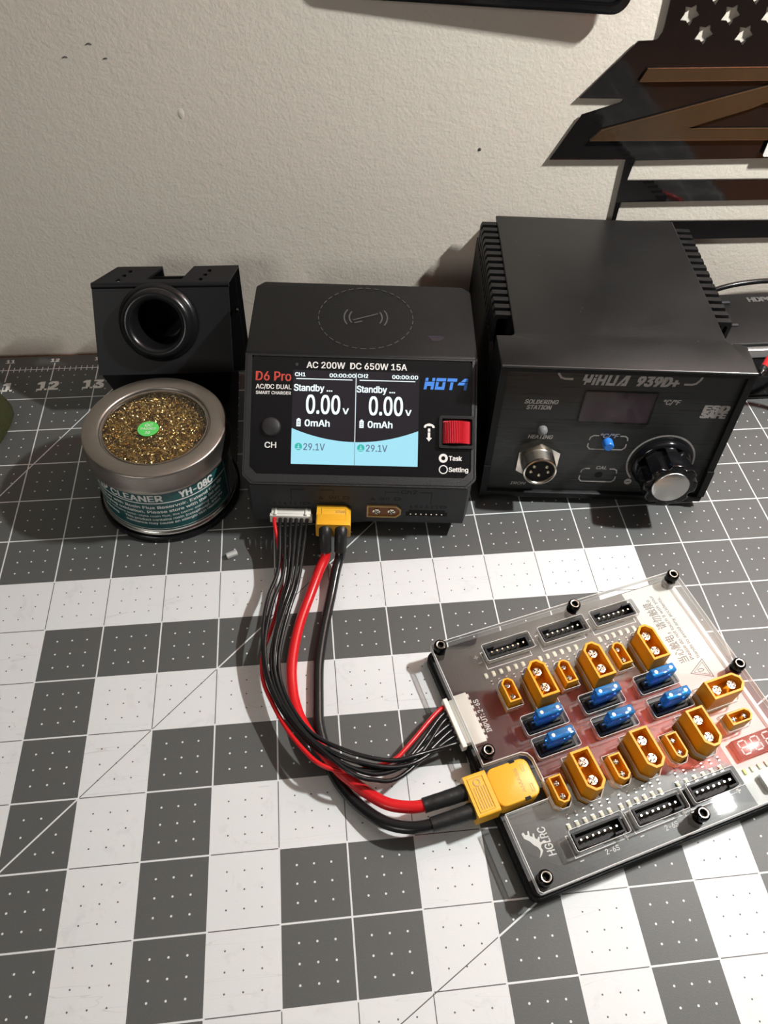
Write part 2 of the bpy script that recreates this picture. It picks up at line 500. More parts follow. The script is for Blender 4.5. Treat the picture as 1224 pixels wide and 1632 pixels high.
def mat_print():
    """printed cutting mat: nested square rings, one-inch grid, quarter-inch dots, angle lines, light scuffs"""
    m = bpy.data.materials.new('printed_cutting_mat')
    m.use_nodes = True
    nt = m.node_tree
    N, Lk = nt.nodes, nt.links
    b = N['Principled BSDF']
    tc = N.new('ShaderNodeTexCoord')
    sep = N.new('ShaderNodeSeparateXYZ')
    Lk.new(tc.outputs['Object'], sep.inputs[0])
    def val(x):
        return x
    def M_(op, a, b_=None, c_=None):
        n = N.new('ShaderNodeMath'); n.operation = op
        for i, q in enumerate((a, b_, c_)):
            if q is None: continue
            if isinstance(q, (int, float)): n.inputs[i].default_value = q
            else: Lk.new(q, n.inputs[i])
        return n.outputs[0]
    inch = 1 / 0.0254
    # grid coordinates about the ring centre (column 18, row 12)
    X = M_('MULTIPLY_ADD', sep.outputs['X'], inch, -1.0)
    Y = M_('MULTIPLY_ADD', sep.outputs['Y'], inch, 4.0)
    aX, aY = M_('ABSOLUTE', X), M_('ABSOLUTE', Y)
    d = M_('MAXIMUM', aX, aY)
    fl = M_('FLOOR', d)
    odd = M_('MODULO', fl, 2.0)
    inside = M_('LESS_THAN', d, 6.0)
    white = M_('MULTIPLY', odd, inside)
    ruler = M_('LESS_THAN', Y, 12.0 + 0.012)
    def near_int(v, w):
        r = M_('ROUND', v)
        return M_('LESS_THAN', M_('ABSOLUTE', M_('SUBTRACT', v, r)), w)
    ring_edge = M_('MULTIPLY', near_int(d, 0.013), M_('LESS_THAN', d, 6.1))
    lw = M_('MULTIPLY_ADD', white, -0.0055, 0.0125)
    lx = near_int(X, lw); ly = near_int(Y, lw)
    line = M_('MAXIMUM', lx, ly)
    # vertical lines stop short of the ruler figures
    line = M_('MULTIPLY', line, M_('SUBTRACT', 1.0, M_('MULTIPLY', M_('GREATER_THAN', Y, 11.42), M_('SUBTRACT', 1.0, ly))))
    line = M_('MULTIPLY', line, ruler)
    # dots
    fx = M_('MULTIPLY', X, 4.0); fy = M_('MULTIPLY', Y, 4.0)
    ddx = M_('SUBTRACT', fx, M_('ROUND', fx)); ddy = M_('SUBTRACT', fy, M_('ROUND', fy))
    rr = M_('SQRT', M_('ADD', M_('MULTIPLY', ddx, ddx), M_('MULTIPLY', ddy, ddy)))
    rad = M_('MULTIPLY_ADD', white, -0.012, 0.062)
    dot = M_('LESS_THAN', rr, rad)
    offx = M_('GREATER_THAN', M_('ABSOLUTE', M_('SUBTRACT', X, M_('ROUND', X))), 0.1)
    offy = M_('GREATER_THAN', M_('ABSOLUTE', M_('SUBTRACT', Y, M_('ROUND', Y))), 0.1)
    dot = M_('MULTIPLY', M_('MULTIPLY', dot, M_('MULTIPLY', offx, offy)), M_('LESS_THAN', Y, 11.95))
    # angle lines
    def ang(px, py, deg, w):
        c, s = math.cos(math.radians(deg)), math.sin(math.radians(deg))
        e = M_('ADD', M_('MULTIPLY', X, -s), M_('MULTIPLY', Y, c))
        return M_('LESS_THAN', M_('ABSOLUTE', M_('SUBTRACT', e, -s * px + c * py)), w)
    dg = M_('MAXIMUM', ang(0, 6, 45, lw), M_('MAXIMUM', ang(-6, 8.85, 59, lw), ang(1.05, -1.0, 30.5, lw)))
    dg = M_('MULTIPLY', dg, M_('LESS_THAN', Y, 11.4))
    mark = M_('MAXIMUM', M_('MAXIMUM', line, dot), dg)
    flip = M_('ABSOLUTE', M_('SUBTRACT', white, mark))
    fac = M_('MAXIMUM', flip, ring_edge)
    # colours with scuffs
    def noise(sc, det=4, ro=0.55, dist=0.0):
        n = N.new('ShaderNodeTexNoise'); n.inputs['Scale'].default_value = sc; n.inputs['Detail'].default_value = det
        n.inputs['Roughness'].default_value = ro; n.inputs['Distortion'].default_value = dist
        Lk.new(tc.outputs['Object'], n.inputs['Vector'])
        return n.outputs['Fac']
    def mix(f, a, b_):
        n = N.new('ShaderNodeMix'); n.data_type = 'RGBA'
        if isinstance(f, (int, float)): n.inputs['Factor'].default_value = f
        else: Lk.new(f, n.inputs['Factor'])
        for key, q in (('A', a), ('B', b_)):
            if isinstance(q, tuple): n.inputs[key].default_value = (*q, 1)
            else: Lk.new(q, n.inputs[key])
        return n.outputs['Result']
    spk = M_('MULTIPLY', M_('GREATER_THAN', noise(2600, 2, 0.4), 0.62), 0.12)
    grey = mix(spk, (0.086, 0.089, 0.087), (0.20, 0.20, 0.19))
    smud = N.new('ShaderNodeMapRange'); smud.inputs['From Min'].default_value = 0.56; smud.inputs['From Max'].default_value = 0.78
    Lk.new(noise(95, 9, 0.72, 0.6), smud.inputs['Value'])
    ivory = mix(M_('MULTIPLY', smud.outputs['Result'], 0.45), (0.655, 0.675, 0.68), (0.40, 0.41, 0.41))
    fine = N.new('ShaderNodeMapRange'); fine.inputs['From Min'].default_value = 0.66; fine.inputs['From Max'].default_value = 0.72
    Lk.new(noise(900, 5, 0.7), fine.inputs['Value'])
    ivory = mix(M_('MULTIPLY', fine.outputs['Result'], 0.35), ivory, (0.40, 0.40, 0.39))
    # knife scratches: thin stretched noise bands
    mp = N.new('ShaderNodeMapping'); mp.inputs['Rotation'].default_value = (0, 0, 1.1); mp.inputs['Scale'].default_value = (9, 90, 1)
    Lk.new(tc.outputs['Object'], mp.inputs['Vector'])
    ns = N.new('ShaderNodeTexNoise'); ns.inputs['Scale'].default_value = 1.6; ns.inputs['Detail'].default_value = 2; ns.inputs['Distortion'].default_value = 0.5
    Lk.new(mp.outputs['Vector'], ns.inputs['Vector'])
    scr = M_('LESS_THAN', M_('ABSOLUTE', M_('SUBTRACT', ns.outputs['Fac'], 0.63)), 0.0035)
    ivory = mix(M_('MULTIPLY', scr, 0.35), ivory, (0.45, 0.45, 0.44))
    col = mix(fac, grey, ivory)
    inkdark = mix(M_('MULTIPLY', M_('MULTIPLY', white, mark), M_('SUBTRACT', 1.0, ring_edge)), col, (0.09, 0.09, 0.085))
    Lk.new(inkdark, b.inputs['Base Color'])
    b.inputs['Roughness'].default_value = 0.50
    b.inputs['Specular IOR Level'].default_value = 0.4
    bp = N.new('ShaderNodeBump'); bp.inputs['Strength'].default_value = 0.10; bp.inputs['Distance'].default_value = 0.0004
    Lk.new(noise(2200, 3), bp.inputs['Height']); Lk.new(bp.outputs['Normal'], b.inputs['Normal'])
    MATS['mat_print'] = m
mat_print()

# ------------------------------------------------------------------ structure
WY = 221.0
g = G(); g.box(-1100, 1500, WY, WY + 60, -40, 2300)
struct(g.build('wall_back', 'wall'))
g = G(); g.box(-1400, 1700, -1900, WY + 60, 2300, 2340)
struct(g.build('ceiling', 'paint_white'))

desk = thing('desk', 'brown wooden desk top under the cutting mat, showing along the wall', 'desk')
g = G(); g.box(-620, 760, -420, WY - 0.4, -28, -3, 1.5); g.build('desk_top', 'wood_brown', desk)
for sx in (-590, 730):
    for sy in (-390, 190):
        gg = G(); gg.box(sx - 25, sx + 25, sy - 25, sy + 25, -740, -28.2, 3); gg.build('leg', 'wood_brown', desk)

IN = 25.4
cmat = thing('cutting_mat', 'grey and white printed cutting mat with inch grid and ruler figures', 'cutting mat', (0, 0, 0))
g = G(); g.prism(rrect(-310, -340, 360, 214.7, 6), -2.9, 0.0)
g.build('mat_sheet', 'mat_print', cmat)
g = G()
ry = 8 * IN
for c8 in range(8 * 6, 8 * 27):
    c = c8 / 8
    x = (c - 17) * IN
    if c8 % 8 == 0:
        g.box(x - 0.32, x + 0.32, ry - 10.5, ry + 5.2, 0.0, 0.05)
    else:
        h = 2.1
        g.box(x - 0.20, x + 0.20, ry - h, ry + h, 0.0, 0.05)
g.build('ruler_ticks', 'print_white', cmat)
for c in range(8, 26):
    x = (c - 17) * IN
    g = G(); text(g, str(c), x - 0.6, ry - 18.2, 10.6, 6.6, None, 0.08, bold=0.55, align='C'); g.build('ruler_figure', 'print_white', cmat)
    g = G(); text(g, str(c), x - 0.2, ry + 6.3, 4.6, 2.7, None, 0.08, bold=0.5, align='C'); g.build('ruler_figure', 'print_white', cmat)

# ------------------------------------------------------------------ things on the wall
VX = frame((0, 0, 0), (1, 0, 0), (0, 0, 1))          # x, z of the wall -> face looking at the room (local z = -y)
flag = thing('metal_flag_sign', 'glossy black cut-metal flag sign with star cutouts and bronze stripes', 'wall sign', (0, 0, 0))
def at_y(y):
    return Matrix.Translation((0, y, 0)) @ VX
def star(cx, cy, r, rot=90):
    pts = []
    for i in range(10):
        a = math.radians(rot + 36 * i)
        q = r if i % 2 == 0 else r * 0.60
        pts.append((cx + q * math.cos(a), cy + q * math.sin(a)))
    return pts
outline = [(192.0, 250), (192.6, 190), (193.6, 176), (193.8, 171.6), (192.4, 168.6), (190.5, 168.0), (183.1, 167.7), (160.8, 142.8),
           (182.4, 142.6), (183.6, 141.6), (182.4, 140.4), (164.2, 134.8), (152.4, 112.6), (193.6, 112.2), (195.6, 78), (196.4, 65.0), (345, 64.3), (345, 250)]
stars = [(204.3, 178.8), (223.9, 178.9), (243.3, 179.0), (213.6, 187.3), (233.0, 187.4), (252.4, 187.5), (214.0, 170.9), (233.8, 170.7), (253.2, 170.6)]
stars += [(204.3 + 19.5 * i, 195.6) for i in range(4)] + [(213.8 + 19.5 * i, 204.0) for i in range(4)] + [(204.3 + 19.5 * i, 212.4) for i in range(4)]
holes = [star(x, z, 4.7, 66) for x, z in stars]
cut1 = [(188.4, 150.7), (190.8, 156.4), (322, 157.6), (322, 151.6)]
cut2a = [(171.0, 122.6), (175.7, 127.5), (262, 152.7 - 2.6), (322, 150.0), (322, 141.0), (257.4, 140.9), (251.3, 138.2), (218.8, 128.0), (322, 127.6), (322, 121.8)]
gap1 = [(198.6, 111.4), (197.6, 100.6), (322, 99.9), (322, 112.0)]
gap2 = [(197.6, 88.2), (197.9, 76.8), (322, 75.2), (322, 88.0)]
g = G(); g.prism(outline, 0, 0.9, holes + [gap1, gap2], at_y(WY - 1.1))
g.build('cut_metal_plate', 'gloss_enamel', flag)
def rim(poly, r, y, closed=True):
    pts = [(x, y, z) for x, z in poly]
    if closed:
        pts.append(pts[0])
    gg = G(); gg.tube(pts, r, 6, None, 0, 1)
    return gg
for poly in (cut1, cut2a):                               # bronze bars stand proud of the black plate
    g = G(); g.prism(poly, 0, 1.5, (), at_y(WY - 2.0)); g.build('bronze_stripe', 'bronze_enamel', flag)
    rim(poly, 0.3, WY - 3.3).build('stripe_rim', 'bronze_enamel', flag)
rim(outline[:14], 0.3, WY - 1.9, False).build('edge_rim', 'gloss_enamel', flag)

g = G(); g.prism(rrect(267.4, 113.6, 300, 126, 1.2), 0, 0.3, (), at_y(WY - 3.9))
tag(g.build('paper_card', 'paper_white'), 'white card edge in front of the metal flag sign at the right', 'card')

panel = thing('wall_panel', 'glossy black panel with a rounded corner hanging at the top of the wall', 'wall panel', (157.0, 214.6, 180.7))
panel.rotation_euler = (0, math.radians(2.0), math.radians(-2.6))
g = G(); g.prism(rrect(-125, 0.0, 14.5, 240, 7.5, 6), 0, 2.2, (), VX, bev=0.7); g.build('panel_sheet', 'black_gloss', panel)
g = G(); g.prism(rrect(-122, 3.6, 10.6, 236, 5.0, 6), 2.2, 2.9, (rrect(-121, 4.5, 9.6, 235, 4.4, 6),), VX); g.build('panel_rim', 'black_gloss', panel)

# small flaws of the wall paint
for x, z, s in ((-66.6, 165.3, 1.3), (-60.8, 159.6, 0.9), (-78.1, 160.1, 1.1)):
    gg = G(); gg.tube([(x - s, WY - 0.05, z), (x, WY - 0.12, z + 0.5 * s), (x + s, WY - 0.05, z + 0.2)], 0.22, 6, None, 0, 3)
    tag(gg.build('scuff_mark', 'print_dark'), {0: 'short dark scuff on the upper left wall, topmost of three', 1: 'short dark scuff on the upper left wall, lower right of three', 2: 'short dark scuff on the upper left wall, leftmost of three'}[[-66.6, -60.8, -78.1].index(x)], 'scuff', 'scuffs on the wall')
gg = G(); gg.lathe([(0, 1.1), (1.2, 0.9), (2.0, 0.3), (2.3, -0.2)], 14, at_y(WY) @ Matrix.Translation((-31.7, 136, 0)) @ Matrix.Diagonal((0.7, 1.2, 0.22, 1)))
tag(gg.build('paint_blob', 'wall'), 'small raised blob of paint on the bare wall left of centre', 'paint blob')
gg = G(); gg.lathe([(0, 0.5), (0.7, 0.3), (0.9, -0.1)], 8, at_y(WY) @ Matrix.Translation((115, 117.4, 0)))
tag(gg.build('wall_chip', 'print_dark'), 'tiny dark chip in the wall paint left of the flag sign', 'chip')

# fittings above the picture: red-brown shelf with its strip lamp (mirrored in the acrylic)
shelf = thing('wall_shelf', 'red-brown wooden shelf above the desk carrying the strip lamp', 'shelf', (0, 0, 0))
g = G(); g.box(60, 800, 108, WY - 0.5, 545, 563, 1.5); g.build('shelf_board', 'wood_red', shelf)
for x in (340, 700):
    gg = G(); gg.box(x - 2, x + 2, 150, WY - 3.5, 495, 544.8); gg.build('bracket', 'black_powder', shelf)
lamp = thing('strip_lamp', 'slim white strip lamp under the wall shelf', 'lamp', (399, 54, 466))
g = G(); g.box(-40, 40, -9, 16, -2.5, 3.6, 0.6); g.build('housing', 'black_powder', lamp)
for x in (-30, 30):
    gg = G(); gg.tube([(x, 10, 2), (x, 20, 6), (x, 54, 40), (x, 66, 56), (x, 68, 78.9)], 2.0, 8); gg.build('arm', 'silver_trim', lamp)

# ------------------------------------------------------------------ dual battery charger
ch = thing('battery_charger', 'black dual battery charger with lit colour screen and red scroll wheel', 'charger', (41.6, 68.8, 0), -5.83)
PB, PF, PT = (0.4, 35.9), (49.2, 71.8), (103.0, 73.4)
bm = bmesh.new()
prof = [(-0.2, 35.4), (47.8, 70.8), (50.0, 71.8), (103.0, 73.4), (103.0, 30.0), (4.6, 31.4)]
HW = 54.0
a = [bm.verts.new((-HW, y, z)) for y, z in prof]
b = [bm.verts.new((HW, y, z)) for y, z in prof]
n = len(prof)
bm.faces.new(a); bm.faces.new(b[::-1])
for i in range(n):
    bm.faces.new([a[(i + 1) % n], a[i], b[i], b[(i + 1) % n]])
bmesh.ops.recalc_face_normals(bm, faces=bm.faces[:])
def ed_between(q0, q1):
    out = []
    for e in bm.edges:
        ks = sorted([(round(v.co.y, 2), round(v.co.z, 2)) for v in e.verts])
        if ks == sorted([q0, q1]) and abs(e.verts[0].co.x - e.verts[1].co.x) < 1e-4:
            out.append(e)
    return out
bmesh.ops.bevel(bm, geom=ed_between(prof[0], prof[5]) + ed_between(prof[3], prof[4]), offset=4.0, segments=1, affect='EDGES')
bmesh.ops.bevel(bm, geom=[e for e in bm.edges if e.calc_face_angle(0) > 0.3], offset=0.7, segments=2, affect='EDGES', profile=0.5)
g = G(); g.bm(bm, None, 0, True)
g.build('upper_shell', 'black_abs', ch)
# lower shell: chamfered front corners, front leaning back
g = G()
pb = [(-50.7, 0.0), (50.7, 0.0), (53.4, 7.5), (53.4, 101.5), (-53.4, 101.5), (-53.4, 7.5)]
pt = [(x, y + 1.0 if y < 20 else y) for x, y in pb]
nb = len(pb)
vs = [(x, y, 9.8) for x, y in pb] + [(x, y, 34.0) for x, y in pt] + [(x * 0.97, y + 1.2 if y < 50 else y - 1.2, 8.4) for x, y in pb]
fs = [[i, (i + 1) % nb, (i + 1) % nb + nb, i + nb] for i in range(nb)] + [list(range(nb, 2 * nb))] + [[2 * nb + i, 2 * nb + (i + 1) % nb, (i + 1) % nb, i] for i in range(nb)] + [[2 * nb + i for i in range(nb)][::-1]]
g.add(vs, fs)
g.build('lower_shell', 'grey_abs', ch)
for x in (-42, 42):
    for y in (14, 86):
        gg = G(); gg.lathe([(0, 0), (5, 0), (5.4, 0.6), (4.6, 8.5), (0, 8.5)], 20, Matrix.Translation((x, y, 0))); gg.build('foot', 'black_rubber', ch)
for x, y, dx, dy in ((-53.4, 60, 0.5, 49), (53.4, 60, 0.5, 49)):
    gg = G()
    for k in range(9):
        gg.box(x - 0.4, x + 0.4, 14 + k * 9, 19 + k * 9, 12, 24, 0.2)
    gg.build('vent_ribs', 'black_abs', ch)
# screen face frame
sd = Vector((0, PF[0] - PB[0], PF[1] - PB[1])).normalized()
MS = frame((0, PB[0], PB[1]), (1, 0, 0), sd) @ Matrix.Diagonal((0.973, 0.973, 1, 1))
def octo(x0, y0, x1, y1, c):
    return [(x0 + c, y0), (x1 - c, y0), (x1, y0 + c), (x1, y1), (x0, y1), (x0, y0 + c)]
g = G(); g.prism(octo(-55.2, -0.4, 55.2, 61.6, 4.0), 0.0, 1.1, (octo(-52.0, 4.4, 52.8, 60.6, 3.4),), MS)
g.build('bezel', 'bezel_grey', ch)
g = G()
loop = octo(-54.3, 0.5, 54.3, 61.4, 3.9)
g.tube([MS @ Vector((x, y, 1.08)) for x, y in loop[3:] + loop[:4]], 0.22, 5, None, 0, 1); g.build('bezel_seam', 'seam', ch)
pnl = G().prism(octo(-52.0, 4.4, 52.8, 60.6, 3.4)[:3] + rrect(-52.0, 4.4, 52.8, 60.6, 2.2)[5:15] + octo(-52.0, 4.4, 52.8, 60.6, 3.4)[5:], 0.0, 0.5, (), MS).build('front_panel', 'black_gloss', ch)
# screen
SZ = 0.56
scr = G().prism(rect(-2.6, 31.8, 60.2, 45.0), SZ, SZ + 0.03, (), MS).build('screen', 'screen_bg', ch)
wave = [(-32.6, 9.4)]
wave += [(27.4, 9.4)]
for i in range(25):
    x = 27.4 - 60.0 * i / 24
    t = (x + 2.6) / 30.0
    wave.append((x, 20.4 + 6.0 * t * t))
G().prism(wave, SZ + 0.03, SZ + 0.06, (), MS).build('screen_wave', 'screen_cyan', scr)
g = G()
g.prism(rect(-2.65, 36.9, 0.32, 33.0), SZ + 0.05, SZ + 0.08, (), MS)
for x0, x1 in ((-31, -4.4), (-1.0, 25.6)):
    g.prism(rect((x0 + x1) / 2, 50.1, x1 - x0, 0.42), SZ + 0.05, SZ + 0.08, (), MS)
for dx in (0, 29.8):
    text(g, 'CH%d' % (1 if dx == 0 else 2), -31.6 + dx, 51.3, 4.8, 1.75, MS, SZ + 0.08, bold=0.3)
    text(g, '00:00:00', -15.2 + dx, 51.2, 12.2, 1.75, MS, SZ + 0.08, bold=0.3)
    text(g, 'Standby ...', -31.9 + dx, 44.3, 18.0, 3.1, MS, SZ + 0.08, bold=0.22)
    text(g, '0.00', -25.9 + dx, 33.6, 15.8, 8.8, MS, SZ + 0.08, bold=0.10)
    text(g, 'V', -8.6 + dx, 33.7, 2.7, 2.7, MS, SZ + 0.08, bold=0.3)
    text(g, '0mAh', -26.4 + dx, 27.5, 11.6, 3.1, MS, SZ + 0.08, bold=0.22)
    g.prism(rect(-29.4 + dx, 29.0, 2.0, 3.4), SZ + 0.05, SZ + 0.08, [rect(-29.4 + dx, 28.1 + 0.8 * k, 1.2, 0.28) for k in range(3)], MS)
    g.prism(rect(-29.4 + dx, 31.0, 1.0, 0.5), SZ + 0.05, SZ + 0.08, (), MS)
g.build('screen_text', 'screen_white', scr)
g = G()
g.prism(rect(-2.65, 14.9, 0.22, 11.0), SZ + 0.07, SZ + 0.09, (), MS)
for dx in (0, 29.6):
    text(g, '29.1V', -26.8 + dx, 16.1, 10.0, 3.2, MS, SZ + 0.09)
g.build('screen_text', 'screen_slate', scr)
for dx in (0, 29.5):
    arrow = [(-0.2, 1.0), (-0.2, -0.1), (-0.7, -0.1), (0, -0.8), (0.7, -0.1), (0.2, -0.1), (0.2, 1.0)]
    g = G(); g.prism(circ(-29.2 + dx, 17.7, 1.75, 20), SZ + 0.06, SZ + 0.09, [[(-29.2 + dx + x, 17.8 + y) for x, y in arrow], [(-30.3 + dx, 16.9), (-28.1 + dx, 16.9), (-28.1 + dx, 16.5), (-30.3 + dx, 16.5)]], MS)
    g.build('screen_icon', 'screen_teal', scr)
# panel print
PZ = 0.56
lettering('panel_lettering', [('AC 200W  DC 650W 15A', -26.2, 55.4, 47.6, 2.95), ('AC/DC DUAL', -50.0, 44.9, 16.7, 2.15), ('SMART CHARGER', -49.9, 42.3, 16.5, 1.45, {'bold': 0.2}),
          ('CH', -42.4, 16.8, 5.3, 2.7, {'align': 'C', 'bold': 0.2}), ('Task', 42.3, 12.8, 6.1, 2.1, {'bold': 0.25}), ('Setting', 42.3, 7.4, 9.2, 2.1, {'bold': 0.25})], 'print_white', pnl, MS, PZ, bold=0.18)
lettering('panel_lettering', [('D6 Pro', -50.1, 48.9, 16.6, 4.3)], 'print_red', pnl, MS, PZ, bold=0.05)
# blue emblem: HOTA cut from slanted bars, with a thin horizontal gap
g = G()
def slant(poly, x0, y0, sx, sy, k=0.18):
    return [(x0 + x * sx + y * sy * k, y0 + y * sy) for x, y in poly]
hx, hy, hw, hh = 29.6, 46.6, 4.6, 5.6
def bar(poly, col):
    g.prism(slant(poly, hx + col * 5.25, hy, hw, hh), PZ - 0.02, PZ + 0.02, (), MS)
lo_, up_ = 0.66, 0.72
bar([(0, 0), (0.3, 0), (0.3, 0.30), (0.7, 0.30), (0.7, 0), (1, 0), (1, lo_), (0, lo_)], 0)
bar([(0, up_), (0.3, up_), (0.3, 1), (0, 1)], 0); bar([(0.7, up_), (1, up_), (1, 1), (0.7, 1)], 0)
bar([(0, 0), (1, 0), (1, lo_), (0.7, lo_), (0.7, 0.26), (0.3, 0.26), (0.3, lo_), (0, lo_)], 1); bar([(0, up_), (1, up_), (1, 1), (0, 1)], 1)
bar([(0.38, 0), (0.68, 0), (0.68, lo_), (0.38, lo_)], 2); bar([(0, up_), (1.02, up_), (1.02, 1), (0, 1)], 2)
bar([(0.72, 0), (1.02, 0), (1.02, lo_), (0.10, lo_), (0.0, 0.42), (0.72, 0.42)], 3); bar([(0.28, up_), (1.02, up_), (1.02, 1), (0.62, 1)], 3)
g.build('brand_emblem', 'print_blue', pnl)
# ring icons and wheel icon
g = G()
g.prism(circ(39.6, 13.8, 2.15, 28), PZ - 0.02, PZ + 0.02, (circ(39.6, 13.8, 1.0, 20),), MS)
g.prism(circ(39.7, 8.4, 2.15, 28), PZ - 0.02, PZ + 0.02, (circ(39.7, 8.4, 1.65, 28),), MS)
g.prism([(30.1, 28.2), (31.0, 28.2), (31.4, 29.0), (33.8, 29.0), (34.2, 28.2), (35.2, 28.2), (35.2, 29.0), (34.2, 29.9), (32.6, 30.3), (31.0, 29.9), (30.1, 29.0)], PZ - 0.02, PZ + 0.02, (), MS)
g.prism(rect(32.6, 27.1, 1.2, 1.5), PZ - 0.02, PZ + 0.02, (), MS)
g.prism([(32.0, 26.0), (33.2, 26.0), (33.2, 23.4), (34.0, 23.4), (32.6, 21.6), (31.2, 23.4), (32.0, 23.4)], PZ - 0.02, PZ + 0.02, (), MS)
g.build('panel_icons', 'print_white', pnl)
G().prism(circ(-30.9, 57.0, 0.75, 14), PZ - 0.02, PZ + 0.03, (), MS).build('light_sensor', 'grey_abs', pnl)
bt = G(); bt.lathe([(0, 2.0), (3.6, 2.0), (4.4, 1.5), (4.7, 0.4)], 32, MS @ Matrix.Translation((-42.4, 26.7, 0))); bt.build('channel_button', 'button_dark', ch)
# scroll wheel in its frame
wf = G(); wf.prism(rrect(37.2, 18.4, 54.3, 34.0, 1.2), 0.4, 2.2, (rrect(38.6, 19.8, 53.0, 32.6, 0.8),), MS); wf = wf.build('wheel_frame', 'black_abs', ch)
G().prism(rect(45.8, 26.2, 14.2, 12.6), 0.52, 0.6, (), MS).build('wheel_well', 'hole_shade_black', wf)
g = G()
NR, WR = 60, 8.2
prf = []
Mw = MS @ Matrix.Translation((45.7, 26.1, -3.9)) @ Matrix.Rotation(math.radians(-90), 4, 'X')
vs, fs = [], []
for i in range(NR):
    a0 = math.pi * (i / NR)
    rr = WR if i % 2 == 0 else WR - 0.8
    for zz in (-5.3, 5.3):
        vs.append((rr * math.cos(a0), -rr * math.sin(a0), zz))
for i in range(NR - 1):
    fs.append([2 * i, 2 * i + 2, 2 * i + 3, 2 * i + 1])
fs.append([2 * i for i in range(NR)]); fs.append([2 * i + 1 for i in range(NR)][::-1])
g.add([v for v in vs], fs, Mw)
g.build('scroll_wheel', 'wheel_red', ch)
# wireless pad print on the top face
td = Vector((0, PT[0] - PF[0], PT[1] - PF[1])).normalized()
MT = frame((0, 49.8, 71.84), (1, 0, 0), td) @ Matrix.Diagonal((0.973, 0.973, 1, 1))
g = G()
cx, cy, r0 = 1.3, 27.6, 23.6
nd = 34
for i in range(nd):
    a0 = 2 * math.pi * i / nd; a1 = a0 + 2 * math.pi / nd * 0.62
    q = []
    for a_ in (a0, (a0 + a1) / 2, a1):
        q.append((cx + (r0 + 0.2) * math.cos(a_), cy + (r0 + 0.2) * math.sin(a_)))
    for a_ in (a1, (a0 + a1) / 2, a0):
        q.append((cx + (r0 - 0.2) * math.cos(a_), cy + (r0 - 0.2) * math.sin(a_)))
    g.prism(q, 0.0, 0.14, (), MT)
for rr in (8.2, 10.8):
    for s0 in (0, 180):
        for k in range(10):
            a0, a1 = (math.radians(s0 - 32 + 64 * j / 10) for j in (k, k + 1))
            g.prism([(cx + (rr + e) * math.cos(w), cy + (rr + e) * math.sin(w)) for e, w in ((-0.35, a0), (0.35, a0), (0.35, a1), (-0.35, a1))], 0.0, 0.14, (), MT)
g.prism([(-5.2, 25.6), (-4.7, 25.1), (7.6, 30.4), (7.1, 30.9)], 0.0, 0.16, (), MT)
g.prism([(-4.6, 23.4), (-0.6, 25.0), (-0.2, 24.4), (-4.2, 22.9)], 0.0, 0.14, (), MT)
g.build('charging_pad_mark', 'print_mid', ch)
g = G(); g.prism([(36 + (3.4 + math.sin(3 * t) + 0.6 * math.cos(5 * t)) * math.cos(t), 13.2 + (2.7 + 0.8 * math.cos(2 * t)) * math.sin(t)) for t in [2 * math.pi * i / 30 for i in range(30)]], 0.0, 0.03, (), MT)
g.build('purple_stain', 'purple_stain', ch)
# sockets on the lower face
LN = Vector((0, 1.0, 24.2)).normalized()
ML = frame((0, 0.0, 9.8), (1, 0, 0), LN)
MLs = ML @ Matrix.Diagonal((1, 1.24, 1, 1))
def xt_outline(w=16.0, h=8.0, c=2.4):
    """two chamfered corners at +x"""
    return [(-w / 2, -h / 2), (w / 2 - c, -h / 2), (w / 2, -h / 2 + c), (w / 2, h / 2 - c), (w / 2 - c, h / 2), (-w / 2, h / 2)]
def split_pin(r, h, n=12):
    gg = G(); gg.lathe([(0, h), (r * 0.45, h), (r * 0.5, h - 0.6), (r * 0.62, h - 0.6), (r * 0.66, h), (r, h - 0.1), (r, 0), (0, 0)], n)
    for a_ in range(4):
        c_, s_ = math.cos(a_ * math.pi / 2 + 0.6), math.sin(a_ * math.pi / 2 + 0.6)
        gg.box(-0.16, 0.16, 0.1, r + 0.05, h - 0.45, h + 0.05, 0, 1, Matrix.Rotation(a_ * math.pi / 2 + 0.6, 4, 'Z'), 1)
    return gg.mesh('pin', ['pin_metal', 'hole_shade_black'])
PIN60 = split_pin(1.85, 7.4)
PIN30 = split_pin(1.0, 5.4)
def parent_pin(name, me, par, M):
    o = bpy.data.objects.new(name, me); COL.objects.link(o); o.parent = par
    mm_ = M.copy()
    mm_.translation = mm_.translation * MM
    o.matrix_local = mm_
    return o
for k, (sx, nm) in enumerate(((12.0, 'power_socket'),)):
    Mq = ML @ Matrix.Translation((sx, 8.1, 0))
    gq = G(); gq.prism(xt_outline(16.4, 8.0, 2.2), -0.5, 0.9, (xt_outline(14.9, 6.6, 1.9),), Mq)
    gq.prism(xt_outline(14.9, 6.6, 1.9), -0.4, 0.25, (), Mq, mi=1)
    so = gq.build(nm, ['xt_tan', 'xt_brown'], ch)
    for px in (-3.6, 3.6):
        parent_pin('pin', PIN60, so, Mq @ Matrix.Translation((px, 0, -6.4)))
g = G()
g.prism([(22.6, 4.0), (42.6, 4.0), (42.6, 6.2), (41.4, 6.2), (41.4, 7.3), (24.0, 7.3), (24.0, 6.2), (22.6, 6.2)], -0.2, 0.12, (), MLs)
bs = g.build('balance_socket', 'hole_shade_black', ch)
for i in range(7):
    gg = G(); gg.box(24.9 + 2.5 * i - 0.32, 24.9 + 2.5 * i + 0.32, 5.0, 5.64, 0.1, 0.5, 0, 1, MLs); gg.build('pin', 'pin_metal', bs)
